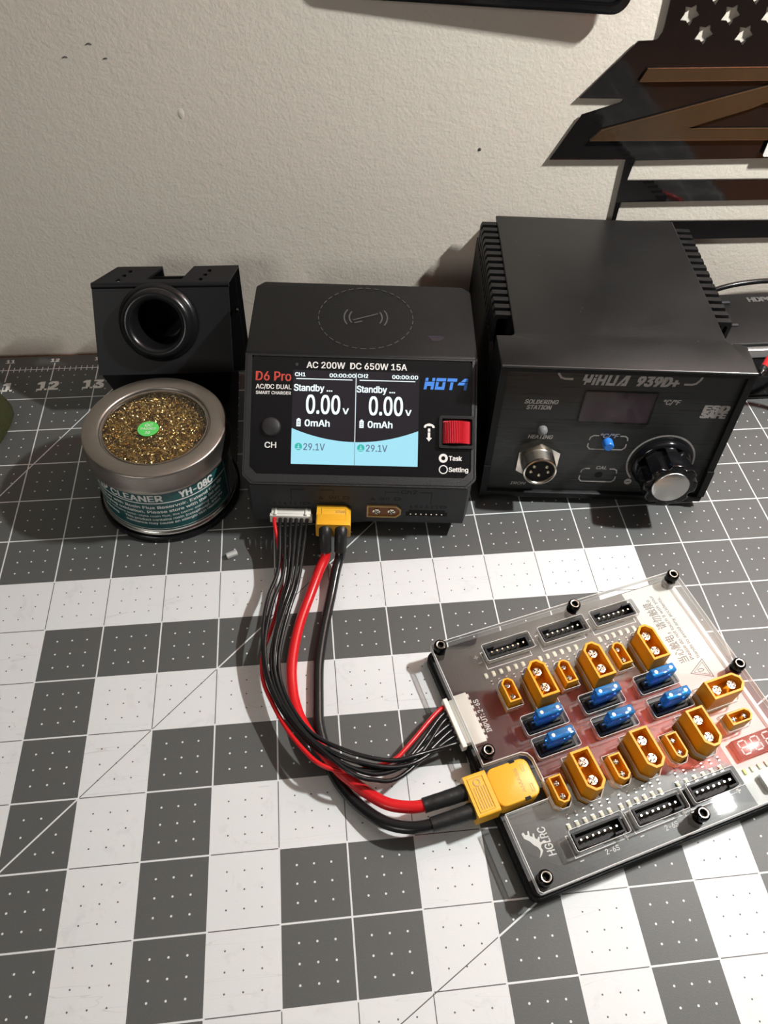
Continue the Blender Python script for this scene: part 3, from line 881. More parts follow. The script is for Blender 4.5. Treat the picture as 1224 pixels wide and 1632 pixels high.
# engraved port marks (dark)
g = G()
for ox, w in ((0.0, '2'),):
    text(g, 'Ch2', 19.6, 16.4, 7.4, 2.0, MLs, 0.05)
    g.prism([(12.0, 17.3), (18.6, 17.3), (18.6, 17.0), (12.3, 17.0), (12.3, 15.6), (12.0, 15.6)], 0, 0.06, (), MLs)
    g.prism([(28.0, 17.3), (34.2, 17.3), (34.2, 10.8), (33.9, 10.8), (33.9, 17.0), (28.0, 17.0)], 0, 0.06, (), MLs)
    text(g, 'OUT', 9.6, 12.6, 5.0, 1.6, MLs, 0.05)
    text(g, '6 5 4 3 2 1', 24.2, 8.5, 13.6, 1.5, MLs, 0.05)
    g.prism([(38.6, 8.6), (41.2, 8.6), (42.2, 9.3), (41.2, 10.0), (38.6, 10.0)], 0, 0.06, ([(39.0, 8.9), (41.0, 8.9), (41.5, 9.3), (41.0, 9.7), (39.0, 9.7)],), MLs)
    g.prism([(5.2, 12.5), (6.4, 14.2), (7.6, 12.5)], 0, 0.06, ([(5.8, 12.8), (6.4, 13.6), (7.0, 12.8)],), MLs)
    g.prism([(16.6, 12.6), (19.0, 12.6), (19.9, 13.4), (19.0, 14.1), (16.6, 14.1)], 0, 0.06, ([(17.0, 12.9), (18.8, 12.9), (19.3, 13.4), (18.8, 13.8), (17.0, 13.8)],), MLs)
    text(g, '6 5 4 3 2 1', -40.6, 9.0, 13.6, 1.5, MLs, 0.05)
    g.prism([(-26.6, 9.1), (-24.0, 9.1), (-23.0, 9.8), (-24.0, 10.5), (-26.6, 10.5)], 0, 0.06, ([(-26.2, 9.4), (-24.2, 9.4), (-23.7, 9.8), (-24.2, 10.2), (-26.2, 10.2)],), MLs)
    text(g, 'OUT', -14.2, 12.8, 5.0, 1.6, MLs, 0.05)
    g.prism([(-19.2, 12.5), (-18.0, 14.2), (-16.8, 12.5)], 0, 0.06, ([(-18.6, 12.8), (-18.0, 13.6), (-17.4, 12.8)],), MLs)
    g.prism([(-7.6, 12.6), (-5.2, 12.6), (-4.3, 13.4), (-5.2, 14.1), (-7.6, 14.1)], 0, 0.06, ([(-7.2, 12.9), (-5.4, 12.9), (-4.9, 13.4), (-5.4, 13.8), (-7.2, 13.8)],), MLs)
    g.prism([(-32.0, 17.6), (-25.6, 17.6), (-25.6, 17.3), (-31.7, 17.3), (-31.7, 11.4), (-32.0, 11.4)], 0, 0.06, (), MLs)
    g.prism([(-18.4, 17.6), (-11.8, 17.6), (-11.8, 15.6), (-12.1, 15.6), (-12.1, 17.3), (-18.4, 17.3)], 0, 0.06, (), MLs)
g.build('port_marks', 'seam', ch)

# ------------------------------------------------------------------ soldering station
st = thing('soldering_station', 'black soldering station with knob, round connector and finned sides', 'soldering station', (162.4, 79.1, 0), -6.155)
YW, YD, YT = 57.6, 133.0, 83.0
# lower shell: floor, sides, front sill
g = G()
g.box(-YW, YW, 1.5, YD, 4, 6.5, 0.5)
for s in (-1, 1):
    g.add([(s * YW, 1.0, 4), (s * YW, YD, 4), (s * YW, YD, 70), (s * YW, 46, 66.5), (s * YW, 40, 60), (s * YW, 8.2, 24), (s * YW, 3.4, 24),
           (s * (YW - 2.2), 1.0, 4), (s * (YW - 2.2), YD, 4), (s * (YW - 2.2), YD, 70), (s * (YW - 2.2), 46, 66.5), (s * (YW - 2.2), 40, 60), (s * (YW - 2.2), 8.2, 24), (s * (YW - 2.2), 3.4, 24)],
          [[0, 1, 2, 3, 4, 5, 6], [13, 12, 11, 10, 9, 8, 7]] + [[i, i + 7, (i + 1) % 7 + 7, (i + 1) % 7] for i in range(7)])
g.box(-YW, YW, 0.2, 4.0, 3.6, 7.4, 0.5)
g.box(-YW, YW, YD - 2.2, YD, 4, 70, 0.5)
g.build('lower_shell', 'black_abs', st)
for x in (-46, 46):
    for y in (14, 120):
        gg = G(); gg.lathe([(0, 0), (5, 0), (5.3, 0.5), (4.8, 4.1), (0, 4.1)], 20, Matrix.Translation((x, y, 0))); gg.build('foot', 'black_rubber', st)
# top cover: a plate, full width in front, narrower between the fins
g = G()
n0 = 31.0
cover = [(-YW, 8.6), (YW, 8.6), (YW + 0.6, 28.0), (52.0, 28.8), (50.2, 30.0), (49.4, 33.0), (48.6, YD + 1.0), (-48.8, YD + 1.0), (-49.4, 32.6), (-50.0, 31.0), (-51.2, 30.4), (-YW - 0.4, 30.2)]
g.prism(cover, YT - 2.4, YT, (), None, bev=0.8)
g.build('top_cover', 'black_abs_top', st)
g = G(); g.tube([(-YW + 0.4, 8.9, YT - 0.55), (YW - 0.4, 8.9, YT - 0.55)], 0.62, 12, None, 0, 1); g.build('edge_highlight', 'edge_gloss', st)  # glossy strip added to catch a bright line along the front
g = G()
# front frame sides and top rail of the recessed front panel
FD = Vector((0, 8.9, 79.0)).normalized()
MF = frame((0, 0.0, 4.0), (1, 0, 0), FD)
fh = 79.4
for s in (-1, 1):
    g.add([MF @ Vector(q) for q in ((s * YW, 20, 0), (s * (YW - 3.4), 20, 0), (s * (YW - 3.4), fh, 0), (s * YW, fh, 0))] + [MF @ Vector(q) for q in ((s * YW, 20, -24), (s * (YW - 3.4), 20, -24), (s * (YW - 3.4), fh, -24), (s * YW, fh, -24))],
          [[0, 1, 2, 3], [7, 6, 5, 4], [0, 4, 5, 1], [1, 5, 6, 2], [2, 6, 7, 3], [3, 7, 4, 0]])
g.add([MF @ Vector(q) for q in ((-YW, fh - 3.0, 0.2), (YW, fh - 3.0, 0.2), (YW, fh, 0.2), (-YW, fh, 0.2), (-YW, fh - 3.0, -6), (YW, fh - 3.0, -6), (YW, fh, -6), (-YW, fh, -6))],
      [[0, 1, 2, 3], [7, 6, 5, 4], [0, 4, 5, 1], [1, 5, 6, 2], [2, 6, 7, 3], [3, 7, 4, 0]])
g.build('front_frame', 'black_abs', st)
for s in (-1, 1):
    g = G(); g.prism(rect(s * (YW - 1.6), 12.6, 3.4, 16.6), -2.2, 0.9, (), MF); g.build('corner_clip', 'black_abs', st)
# inner walls behind the fins
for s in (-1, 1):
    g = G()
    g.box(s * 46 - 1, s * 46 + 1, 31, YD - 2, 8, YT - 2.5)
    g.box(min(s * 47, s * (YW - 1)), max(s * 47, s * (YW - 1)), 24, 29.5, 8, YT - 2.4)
    g.build('inner_wall', 'hole_shade_black', st)
fin = G()
fin.prism([(-48.0, 0.0), (-56.6, 0.0), (-57.4, -2.0), (-57.4, -16.0), (-55.6, -16.0), (-55.6, -3.0), (-54.6, -2.2), (-48.0, -2.2)], -1.55, 1.55, (), frame((0, 0, 0), (1, 0, 0), (0, 0, 1)))
fl = fin.mesh('cooling_fin', ['black_abs'])
fin = G()
fin.prism([(48.0, 0.0), (56.6, 0.0), (57.4, -2.0), (57.4, -16.0), (55.6, -16.0), (55.6, -3.0), (54.6, -2.2), (48.0, -2.2)][::-1], -1.55, 1.55, (), frame((0, 0, 0), (1, 0, 0), (0, 0, 1)))
frr = fin.mesh('cooling_fin', ['black_abs'])
for i in range(15):
    y = 48.0 + 5.65 * i
    link('cooling_fin', fl, st, None, (0, y, YT - 1.0)); link('cooling_fin', frr, st, None, (0, y, YT - 1.0))
# front panel
def brushed():
    m = mat('brushed_black', (0.020, 0.022, 0.022), 0.30)
    nt = m.node_tree; b_ = nt.nodes['Principled BSDF']
    tc = nt.nodes.new('ShaderNodeTexCoord'); mp = nt.nodes.new('ShaderNodeMapping'); mp.inputs['Scale'].default_value = (25, 1200, 1200)
    nz = nt.nodes.new('ShaderNodeTexNoise'); nz.inputs['Scale'].default_value = 1.0; nz.inputs['Detail'].default_value = 3
    nt.links.new(tc.outputs['Object'], mp.inputs['Vector']); nt.links.new(mp.outputs['Vector'], nz.inputs['Vector'])
    mr = nt.nodes.new('ShaderNodeMapRange'); mr.inputs['From Min'].default_value = 0.3; mr.inputs['From Max'].default_value = 0.75; mr.inputs['To Min'].default_value = 0.24; mr.inputs['To Max'].default_value = 0.5
    nt.links.new(nz.outputs['Fac'], mr.inputs['Value']); nt.links.new(mr.outputs['Result'], b_.inputs['Roughness'])
    mx = nt.nodes.new('ShaderNodeMix'); mx.data_type = 'RGBA'; mx.inputs['A'].default_value = (0.012, 0.013, 0.013, 1); mx.inputs['B'].default_value = (0.036, 0.038, 0.038, 1)
    nt.links.new(nz.outputs['Fac'], mx.inputs['Factor']); nt.links.new(mx.outputs['Result'], b_.inputs['Base Color'])
brushed()
fp = G().prism(rect(0, 40.2, 108.6, 73.0), -3.6, -2.2, (), MF).build('front_panel', 'brushed_black', st)
FZ = -2.2
def on(x, y, z=0.0):
    return MF @ Matrix.Translation((x, y, FZ + z))
MFP = MF @ Matrix.Translation((0, 0, FZ))
lettering('panel_lettering', [('SOLDERING', -43.4, 57.6, 15.6, 2.3), ('STATION', -42.0, 54.4, 11.6, 2.3), ('HEATING', -38.4, 37.0, 12.0, 2.2), ('°C/°F', 20.9, 59.3, 8.0, 2.7),
          ('°C/°F', -3.6, 38.6, 9.0, 2.6), ('CAL', -0.8, 18.6, 5.2, 2.0), ('939D+', 6.0, 69.2, 18.6, 5.0, {'bold': 0.45})], 'print_grey', fp, MFP, 0.06, bold=0.22, shear=0.22)
lettering('panel_lettering', [('ESD', 41.0, 56.1, 11.6, 3.3), ('SAFE', 40.8, 52.4, 11.6, 3.3), ('IRON', -42.4, 6.8, 8.0, 1.8, {'bold': 0.1, 'shear': 0.22})], 'print_grey', fp, MFP, 0.06, bold=0.75, shear=0.08)
g = G()
# maker's word mark built of bars
def wm(poly, x0):
    g.prism([(x0 + x + 0.16 * y, 68.9 + y) for x, y in poly], 0.02, 0.07, (), MFP)
wm([(0, 5.6), (1.3, 5.6), (1.3, 3.4), (2.6, 3.4), (2.6, 5.6), (3.9, 5.6), (3.9, 1.3), (2.0, 1.3), (2.0, 0), (1.2, 0), (1.2, 2.2), (0, 2.2)], -19.6)
wm([(0, 3.9), (1.2, 3.9), (1.2, 0), (0, 0)], -15.0); wm([(0, 5.6), (1.2, 5.6), (1.2, 4.5), (0, 4.5)], -15.0)
wm([(0, 5.6), (1.3, 5.6), (1.3, 3.4), (2.7, 3.4), (2.7, 5.6), (4.0, 5.6), (4.0, 0), (2.7, 0), (2.7, 2.1), (1.3, 2.1), (1.3, 0), (0, 0)], -13.2)
wm([(0, 5.6), (1.3, 5.6), (1.3, 1.3), (3.0, 1.3), (3.0, 5.6), (4.3, 5.6), (4.3, 0), (0, 0)], -8.5)
wm([(0, 0), (1.4, 0), (3.2, 4.0), (3.2, 1.4), (2.4, 1.4), (2.0, 0), (4.6, 0), (4.6, 5.6), (2.6, 5.6)], -3.6)
g.build('maker_wordmark', 'print_grey', fp)
def ribbon(pts, w, M, z0=0.02, z1=0.07):
    g = G()
    for (x0, y0), (x1, y1) in zip(pts[:-1], pts[1:]):
        dx, dy = x1 - x0, y1 - y0
        l = math.hypot(dx, dy); nx, ny = -dy / l * w / 2, dx / l * w / 2
        ex, ey = dx / l * w * 0.3, dy / l * w * 0.3
        g.prism([(x0 + nx - ex, y0 + ny - ey), (x0 - nx - ex, y0 - ny - ey), (x1 - nx + ex, y1 - ny + ey), (x1 + nx + ex, y1 + ny + ey)], z0, z1, (), M)
    g.build('panel_mark', 'print_grey', fp)
ribbon([(-31.0, 76.4), (-30.6, 74.2), (-29.2, 72.4), (-27.2, 71.8), (-24.0, 71.8)], 1.0, MFP)
ribbon([(34.6, 75.6), (34.0, 73.2), (32.6, 71.3), (30.8, 70.7), (27.6, 70.7)], 1.0, MFP)
for (x0, y0, x1, y1) in ((-8.4, 31.4, 10.2, 39.8), (-8.0, 10.2, 10.2, 18.8)):
    ribbon([(x0 + 4, y1), (x0 + 1.6, y1), (x0 + 0.3, y1 - 1.0), (x0, y1 - 2.6)], 0.6, MFP)
    ribbon([(x1 - 4, y1), (x1 - 1.6, y1), (x1 - 0.3, y1 - 1.0), (x1, y1 - 2.6)], 0.6, MFP)
    ribbon([(x0, y1 - 5.0), (x0, y0 + 1.6), (x0 + 1.4, y0), (x1 - 1.4, y0), (x1, y0 + 1.6), (x1, y1 - 5.0)], 0.6, MFP)
KX, KY = 30.0, 24.6
for k in range(9):
    a0 = math.radians(222 - 32.0 * k); a1 = math.radians(222 - 32.0 * k - 30.0)
    if k < 8:
        ribbon([(KX + 16.3 * math.cos(a0 + (a1 - a0) * t / 5), KY + 16.3 * math.sin(a0 + (a1 - a0) * t / 5)) for t in range(6)], 0.9, MFP)
g = G(); g.prism(circ(17.4, 10.8, 1.9, 20), 0.02, 0.07, (rect(17.4, 10.8, 2.2, 0.5),), MFP); g.build('panel_mark', 'print_grey', fp)
# temperature display
dw = G(); dw.prism(rrect(-16.4, 48.0, 16.8, 65.2, 0.6), -0.1, 0.12, (), MFP); dw = dw.build('display_window', 'display_window', st)
g = G()
for dx in (-8.6, 0.3, 9.2):
    for (x, y, w, h) in ((0, 61.6, 4.0, 0.7), (0, 56.6, 4.0, 0.7), (0, 51.6, 4.0, 0.7), (-2.6, 59.1, 0.7, 4.0), (2.6, 59.1, 0.7, 4.0), (-2.6, 54.1, 0.7, 4.0), (2.6, 54.1, 0.7, 4.0)):
        g.prism(rect(dx + x, y, w, h), 0.12, 0.14, (), MFP)
g.build('digit_segments', 'display_window', dw)
g = G(); g.prism(rrect(-17.0, 47.4, 17.4, 65.8, 0.8), -0.1, 0.35, (rrect(-16.3, 48.1, 16.7, 65.1, 0.5),), MFP); g.build('display_edge', 'black_gloss', dw)
# heating lamp, buttons
g = G(); g.lathe([(0, 3.4), (1.2, 3.1), (2.1, 2.2), (2.4, 1.0), (2.4, 0.0)], 24, on(-32.3, 42.6)); g.build('heating_led', 'led_clear', st)
g = G(); g.lathe([(0, 4.2), (2.0, 4.2), (2.5, 3.6), (2.6, 0)], 24, on(0.6, 36.0)); g.build('unit_button', 'button_blue', st)
g = G(); g.lathe([(0, 0.06), (2.0, 0.06)], 24, on(1.4, 14.8)); g.build('calibration_hole', 'hole_shade_black', st)
# iron connector: hex nut, threaded barrel, insert, five pins
cc = thing_part = None
g = G(); g.prism(circ(0, 0, 11.6, 6, math.radians(30)), 0, 2.6, (circ(0, 0, 8.0, 24),), on(-31.6, 24.2), bev=0.0); nut = g.build('iron_connector', 'nickel', st)
prof = [(8.1, 0.0)]
for k in range(7):
    prof += [(8.3, 2.6 + k * 0.95), (7.9, 3.05 + k * 0.95)]
prof += [(8.2, 9.6), (8.0, 10.2), (7.3, 10.4), (6.9, 10.0), (6.8, 7.4)]
g = G(); g.lathe(prof, 40, on(-31.6, 24.2)); g.build('threaded_barrel', 'nickel', nut)
g = G(); g.lathe([(0, 8.4), (6.85, 8.4)], 32, on(-31.6, 24.2)); g.build('connector_insert', 'hole_shade_black', nut)
for px, py in ((-3.0, 2.6), (3.0, 2.6), (-4.2, -0.6), (4.2, -0.6), (0, -2.6)):
    gg = G(); gg.lathe([(0, 10.0), (0.6, 9.8), (0.95, 9.2), (0.95, 8.4)], 12, on(-31.6 + px, 24.2 + py)); gg.build('pin', 'pin_metal', nut)
# temperature knob
def fluted(r, n, dep, wid):
    pts = []
    for i in range(n):
        a0 = 2 * math.pi * i / n
        for f_, rr in ((0.0, r), (0.5 - wid, r), (0.5 - wid * 0.5, r - dep * 0.8), (0.5, r - dep), (0.5 + wid * 0.5, r - dep * 0.8), (0.5 + wid, r)):
            pts.append((rr * math.cos(a0 + 2 * math.pi / n * f_), rr * math.sin(a0 + 2 * math.pi / n * f_)))
    return pts
kn = G(); kn.lathe([(0, 0.4), (14.2, 0.4), (14.6, 1.0), (14.6, 3.0), (13.4, 4.2), (12.8, 4.4)], 48, on(KX, KY))
kn.prism(fluted(13.0, 8, 1.9, 0.24), 4.0, 18.6, (), on(KX, KY), bev=0.8)
knob = kn.build('temperature_knob', 'knob_black', st)
g = G(); g.lathe([(0, 19.4), (8.3, 19.4), (8.8, 19.1), (8.9, 18.5)], 40, on(KX, KY)); g.build('knob_cap', 'brushed_alu', knob)

# ------------------------------------------------------------------ soldering iron holder with its base cup
ho = thing('iron_holder', 'black bent-metal soldering iron holder with a round rubber funnel', 'iron holder', (0, 0, 0))
FB = [(-88.0, 160.2, 30), (-18.2, 158.6, 30)]
FT = [(-84.7, 180.7, 68.7), (-16.7, 179.1, 68.7)]
def sheet(quad, th, holes_uv=(), mname='black_powder', name='sheet', par=None):
    """flat sheet from 4 corners (bl, br, tr, tl); thickness goes to the back"""
    o_ = Vector(quad[0]); ux = Vector(quad[1]) - o_; uy = Vector(quad[3]) - o_
    nx = ux.normalized(); nz = ux.cross(uy).normalized(); ny = nz.cross(nx)
    M = Matrix(((nx.x, ny.x, nz.x, o_.x), (nx.y, ny.y, nz.y, o_.y), (nx.z, ny.z, nz.z, o_.z), (0, 0, 0, 1)))
    inv = M.inverted()
    poly = [((inv @ Vector(q)).x, (inv @ Vector(q)).y) for q in quad]
    gg = G(); gg.prism(poly, -th, 0, [h(inv) for h in holes_uv], M)
    return gg, M, inv
RC = Vector((-53.7, 172.2, 53.4))
def ring_hole(inv):
    c_ = inv @ RC
    return circ(c_.x, c_.y, 13.0, 28)
fg, MFc, invF = sheet([FB[0], FB[1], FT[1], FT[0]], 1.2, [ring_hole])
fg.build('front_plate', 'black_powder', ho)
# rolled bend over the top
def bend(p0, p1, d0, d1, r, n=6):
    """strip following a quarter bend from direction d0 to d1 along the edge p0-p1"""
    gg = G(); vs, fs = [], []
    for i in range(n + 1):
        t = i / n
        for p in (p0, p1):
            q0 = Vector(p) - Vector(d0) * r; q1 = Vector(p); q2 = Vector(p) + Vector(d1) * r
            vs.append((1 - t) ** 2 * q0 + 2 * t * (1 - t) * q1 + t * t * q2)
    for i in range(n):
        fs.append([2 * i, 2 * i + 1, 2 * i + 3, 2 * i + 2])
    gg.add(vs, fs, None, 0, True)
    return gg
# top plate with the open notch between two tabs, three holes in each tab
tp = [(-84.8, 182.6), (-16.4, 181.0), (-11.6, 195.2), (-34.6, 195.0), (-40.0, 184.4), (-57.6, 184.8), (-50.6, 195.3), (-73.4, 196.2)]
gt = G()
th_ = []
for bx in ((-71.6, 184.4), (-69.0, 188.4), (-66.4, 192.0)):
    th_.append(circ(bx[0], bx[1], 1.15, 12))
for bx in ((-30.6, 183.6), (-28.4, 187.4), (-26.4, 191.0)):
    th_.append(circ(bx[0], bx[1], 1.15, 12))
gt.prism(tp, 69.6, 70.8, th_, None)
gt.build('top_plate', 'black_powder', ho)
g = G(); g.tube([(-84.9, 182.7, 69.2), (-16.5, 181.1, 69.2)], 1.6, 12, None, 0, 1); g.build('fold', 'black_powder', ho)
# rear plate, two uprights down to the base
for q in ([(-73.4, 195.6, 1.6), (-50.6, 195.0, 1.6), (-50.6, 195.0, 70.4), (-73.4, 195.9, 70.4)], [(-36.6, 194.8, 1.6), (-11.6, 194.6, 1.6), (-11.6, 194.8, 70.4), (-34.6, 194.8, 70.4)]):
    gg, _, _ = sheet(q, 1.2); gg.build('rear_plate', 'black_powder', ho)
gg, _, _ = sheet([(-70, 193.4, 1.6), (-14, 193.2, 1.6), (-14, 193.2, 66), (-70, 193.4, 66)], 1.0); gg.build('rear_plate', 'black_powder', ho)
# side brace below the front plate
gg, _, _ = sheet([(-82, 168, 1.6), (-24, 167, 1.6), (-19, 159.6, 30.4), (-87, 161, 30.4)], 1.2); gg.build('lower_plate', 'black_powder', ho)
g = G(); g.lathe([(0, 0), (1.6, 0.2), (2.0, 1.0), (1.4, 2.0), (0, 2.2)], 12, Matrix.Translation((-16.2, 190.5, 46)) @ Matrix.Rotation(1.57, 4, 'Y')); g.build('screw', 'screw_black', ho)
MR = MFc.copy(); MR.translation = RC
g = G(); g.lathe([(12.2, -1.4), (19.4, -0.2), (19.9, 1.2), (19.0, 2.6), (17.8, 3.0), (17.9, 5.4), (17.0, 7.4), (15.0, 8.4), (13.0, 7.6), (11.9, 5.4), (11.2, 1.0), (10.4, -6.0), (10.0, -16.0), (9.4, -16.0)], 56, MR)
g.build('rubber_funnel', 'black_rubber', ho)
# base: plate on the mat and round cup for the cleaning tin
TC = (-51.8, 104.9)
g = G(); g.prism(rrect(-84, 100, -19, 197, 6), 0.1, 1.7, ()); g.build('base_plate', 'black_powder', ho)
g = G(); g.lathe([(0, 0.15), (34.4, 0.15), (35.0, 0.7), (35.0, 3.2), (34.4, 3.8), (33.9, 3.4), (33.8, 2.9), (0, 2.9)], 72, Matrix.Translation((TC[0], TC[1], 0)))
g.build('base_cup', 'black_rubber', ho)

# ------------------------------------------------------------------ tip cleaner tin
tin = thing('tip_cleaner_tin', 'round metal tin of brass tip cleaner with clear lid window and green label', 'tin', (TC[0], TC[1], 3.0))
Z0 = -3.0
def zl(pr):
    return [(r, z + Z0) for r, z in pr]
body = G(); body.lathe(zl([(0, 3.2), (32.6, 3.2), (33.4, 3.8), (33.5, 4.8), (32.9, 5.6), (32.4, 6.2), (32.4, 36.5), (31.8, 36.5), (31.8, 6.8), (0, 6.8)]), 96); body.build('tin_body', 'tin_bright', tin)
lid = G(); lid.lathe(zl([(32.6, 34.6), (33.7, 34.6), (34.1, 35.3), (33.9, 36.2), (33.3, 36.8), (33.3, 44.9), (33.1, 45.7), (32.5, 46.1), (26.4, 46.1), (25.7, 45.9), (25.4, 45.3), (25.2, 44.6), (24.6, 44.4), (24.4, 44.9), (24.0, 44.9), (24.0, 43.8), (25.6, 43.7), (32.6, 45.0), (32.7, 36)]), 96)
lid = lid.build('lid', 'tin_metal', tin)
g = G(); g.lathe(zl([(0, 44.5), (24.3, 44.5)]), 64); g.lathe(zl([(24.3, 44.1), (0, 44.1)]), 64); g.build('lid_window', 'clear_window', lid)
# green QC sticker
g = G(); g.prism(circ(-3.0, -1.2, 4.9, 36), 44.55 + Z0, 44.62 + Z0); stk = g.build('sticker', 'sticker_green', lid)
Mst = Matrix.Translation((-3.0, -1.2, 44.62 + Z0)) @ Matrix.Rotation(math.radians(-3), 4, 'Z')
lettering('sticker_lettering', [('QC', -0.0, 1.5, 3.6, 1.7, {'align': 'C', 'shear': 0.2}), ('PASSED', 0, -0.6, 6.8, 1.3, {'align': 'C'}), ('10', 0, -3.5, 2.4, 1.7, {'align': 'C', 'shear': 0.2})], 'print_white', stk, Mst, 0.04)
# brass wool: a dark bed and a few thousand curled ribbons
rnd = random.Random(4)
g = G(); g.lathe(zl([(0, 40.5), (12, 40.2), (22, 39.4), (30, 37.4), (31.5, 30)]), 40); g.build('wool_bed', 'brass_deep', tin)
g = G()
for k in range(6500):
    rr = 29.5 * math.sqrt(rnd.random()); aa = rnd.random() * 6.283
    cx, cy = rr * math.cos(aa), rr * math.sin(aa)
    cz = 40.2 + 3.2 * rnd.random() - 0.0025 * rr * rr + Z0
    R_ = 0.5 + 1.1 * rnd.random(); w = 0.2 + 0.32 * rnd.random()
    Mq = Matrix.Translation((cx, cy, cz)) @ Matrix.Rotation(rnd.random() * 6.28, 4, 'Z') @ Matrix.Rotation(rnd.uniform(-1.5, 1.5), 4, 'X') @ Matrix.Rotation(rnd.random() * 6.28, 4, 'Z')
    a0 = rnd.random() * 6.28; sw = rnd.uniform(1.5, 4.5); ns = 6
    vs = []
    for i in range(ns + 1):
        t = a0 + sw * i / ns
        pit = (i / ns - 0.5) * 1.2
        vs.append((R_ * math.cos(t), R_ * math.sin(t), pit - w / 2)); vs.append((R_ * math.cos(t), R_ * math.sin(t), pit + w / 2))
    vs = [Mq @ Vector(v) for v in vs]
    if max(v.z for v in vs) > 43.6 + Z0:
        dz = max(v.z for v in vs) - 43.6 - Z0
        vs = [v - Vector((0, 0, dz)) for v in vs]
    mr_ = max(math.hypot(v.x, v.y) for v in vs)
    if mr_ > 31:
        vs = [Vector((v.x * 30.8 / mr_, v.y * 30.8 / mr_, v.z)) for v in vs]
    g.add(vs, [[2 * i, 2 * i + 1, 2 * i + 3, 2 * i + 2] for i in range(ns)], None, 0, True)
wool = g.build('brass_wool', 'brass_wool', tin, 'shiny gold brass shavings'); wool['kind'] = 'stuff'
# paper label wrapped round the body
LR = 32.55
def wrap(v, r=LR):
    """x = arc length from the label's right border (mm, leftwards negative), y = height, z = lift"""
    a = math.radians(-22.0) + v.x / r
    rr = r + v.z
    return Vector((rr * math.cos(a), rr * math.sin(a), v.y + Z0))
g = G()
vs, fs = [], []
for i in range(73):
    x = 1.6 - 118.0 * i / 72
    vs.append(wrap(Vector((x, 7.0, 0)))); vs.append(wrap(Vector((x, 34.6, 0))))
for i in range(72):
    fs.append([2 * i + 2, 2 * i, 2 * i + 1, 2 * i + 3])
g.add(vs, fs, None, 0, True)
lab = g.build('paper_label', 'label_green', tin)
g = G()
def strip(x0, x1, y0, y1):
    n_ = max(1, int(abs(x1 - x0) / 1.5)); vv, ff = [], []
    for i in range(n_ + 1):
        x = x0 + (x1 - x0) * i / n_
        vv.append(wrap(Vector((x, y0, 0.05)))); vv.append(wrap(Vector((x, y1, 0.05))))
    for i in range(n_):
        ff.append([2 * i, 2 * i + 2, 2 * i + 3, 2 * i + 1])
    g.add(vv, ff)
strip(-112, 0, 33.3, 33.6); strip(-112, 0, 8.0, 8.3); strip(-0.3, 0, 8.0, 33.6); strip(-112, 0, 26.7, 27.4)
g.build('label_border', 'print_white', lab)
def ltext(s, x0, y0, w, cap, **kw):
    gg = G(); text(gg, s, x0, y0, w, cap, None, 0.05, fn=wrap, **kw); gg.build('label_lettering', 'print_white', lab)
ltext('TIP CLEANER', -72.0, 28.3, 36.4, 4.1, bold=0.25)
ltext('YH-08C', -27.6, 28.2, 17.6, 4.3, bold=0.32)
ltext('Tip cleaner with Rosin Flux Reservoir. Extend the tip', -78, 23.2, 73.6, 1.9, bold=0.25)
ltext('life by removing oxidation. Please store with the lid on.', -82, 20.0, 76.2, 1.9, bold=0.25)
ltext('As this product contains solid-state rosin flux, the below warning applies:', -80, 17.2, 74, 1.35)
ltext('Warning', -71, 13.4, 10.0, 1.7, bold=0.4)
ltext('This product contains rosin (colophony), and the', -56.6, 14.4, 51.2, 1.6, bold=0.2)
ltext('substance may cause an allergic skin reaction.', -56.6, 11.8, 49.6, 1.6, bold=0.2)

# ------------------------------------------------------------------ parallel charging board
bd = thing('parallel_charging_board', 'black parallel charging board under clear acrylic with amber sockets', 'charging board', (90.3, -103.9, 0), 13.85)
BW, BH = 124.4, 103.8
g = G(); g.prism(rrect(-0.6, -0.6, BW + 0.6, BH + 0.6, 4.0), 0.2, 4.6, (), None, bev=0.6); g.build('base_tray', 'black_abs', bd)
pcb = G().prism(rrect(0.6, 0.6, BW - 0.6, BH - 0.6, 3.0), 4.6, 6.2).build('circuit_board', 'pcb_black', bd)
PZt = 6.2
G().prism([(97.4, 0.8), (BW - 3, 0.8), (BW - 0.8, 3), (BW - 0.8, BH - 3), (BW - 3, BH - 0.8), (97.4, BH - 0.8)], PZt, PZt + 0.04).build('white_silkscreen', 'pcb_white', pcb)
# sockets
def shell(gg, outer, inner, z0, z1, zf):
    no = len(outer)
    vs = [(x, y, z0) for x, y in outer] + [(x, y, z1 - 0.25) for x, y in outer] + [(x * 0.985, y * 0.97, z1) for x, y in outer] + [(x, y, z1) for x, y in inner] + [(x, y, zf) for x, y in inner]
    fs = []
    for k in range(4):
        for i in range(no):
            j = (i + 1) % no
            fs.append([k * no + i, k * no + j, (k + 1) * no + j, (k + 1) * no + i])
    fs.append([4 * no + i for i in range(no)])
    gg.add(vs, fs)
g = G(); shell(g, xt_outline(16.2, 8.2, 2.6), xt_outline(14.3, 6.3, 2.2), 0, 15.0, 7.6)
g.box(-0.9, 0.9, -0.3, 0.3, 7.6, 8.6)
XT60 = g.mesh('xt60_socket', ['xt_amber'])
g = G(); shell(g, xt_outline(10.4, 5.3, 1.6), xt_outline(9.0, 3.9, 1.3), 0, 10.4, 5.4)
XT30 = g.mesh('xt30_socket', ['xt_amber'])
socks = []
for i in range(3):
    socks += [(36.2 + 26.1 * i, 71.4, 90, 60), (23.4 + 26.05 * i, 72.4, 90, 30), (35.6 + 26.0 * i, 31.8, -90, 60), (23.5 + 25.9 * i, 30.0, -90, 30)]
socks += [(106.2, 44.0, 0, 60), (106.6, 32.0, 0, 30)]
cuts = []
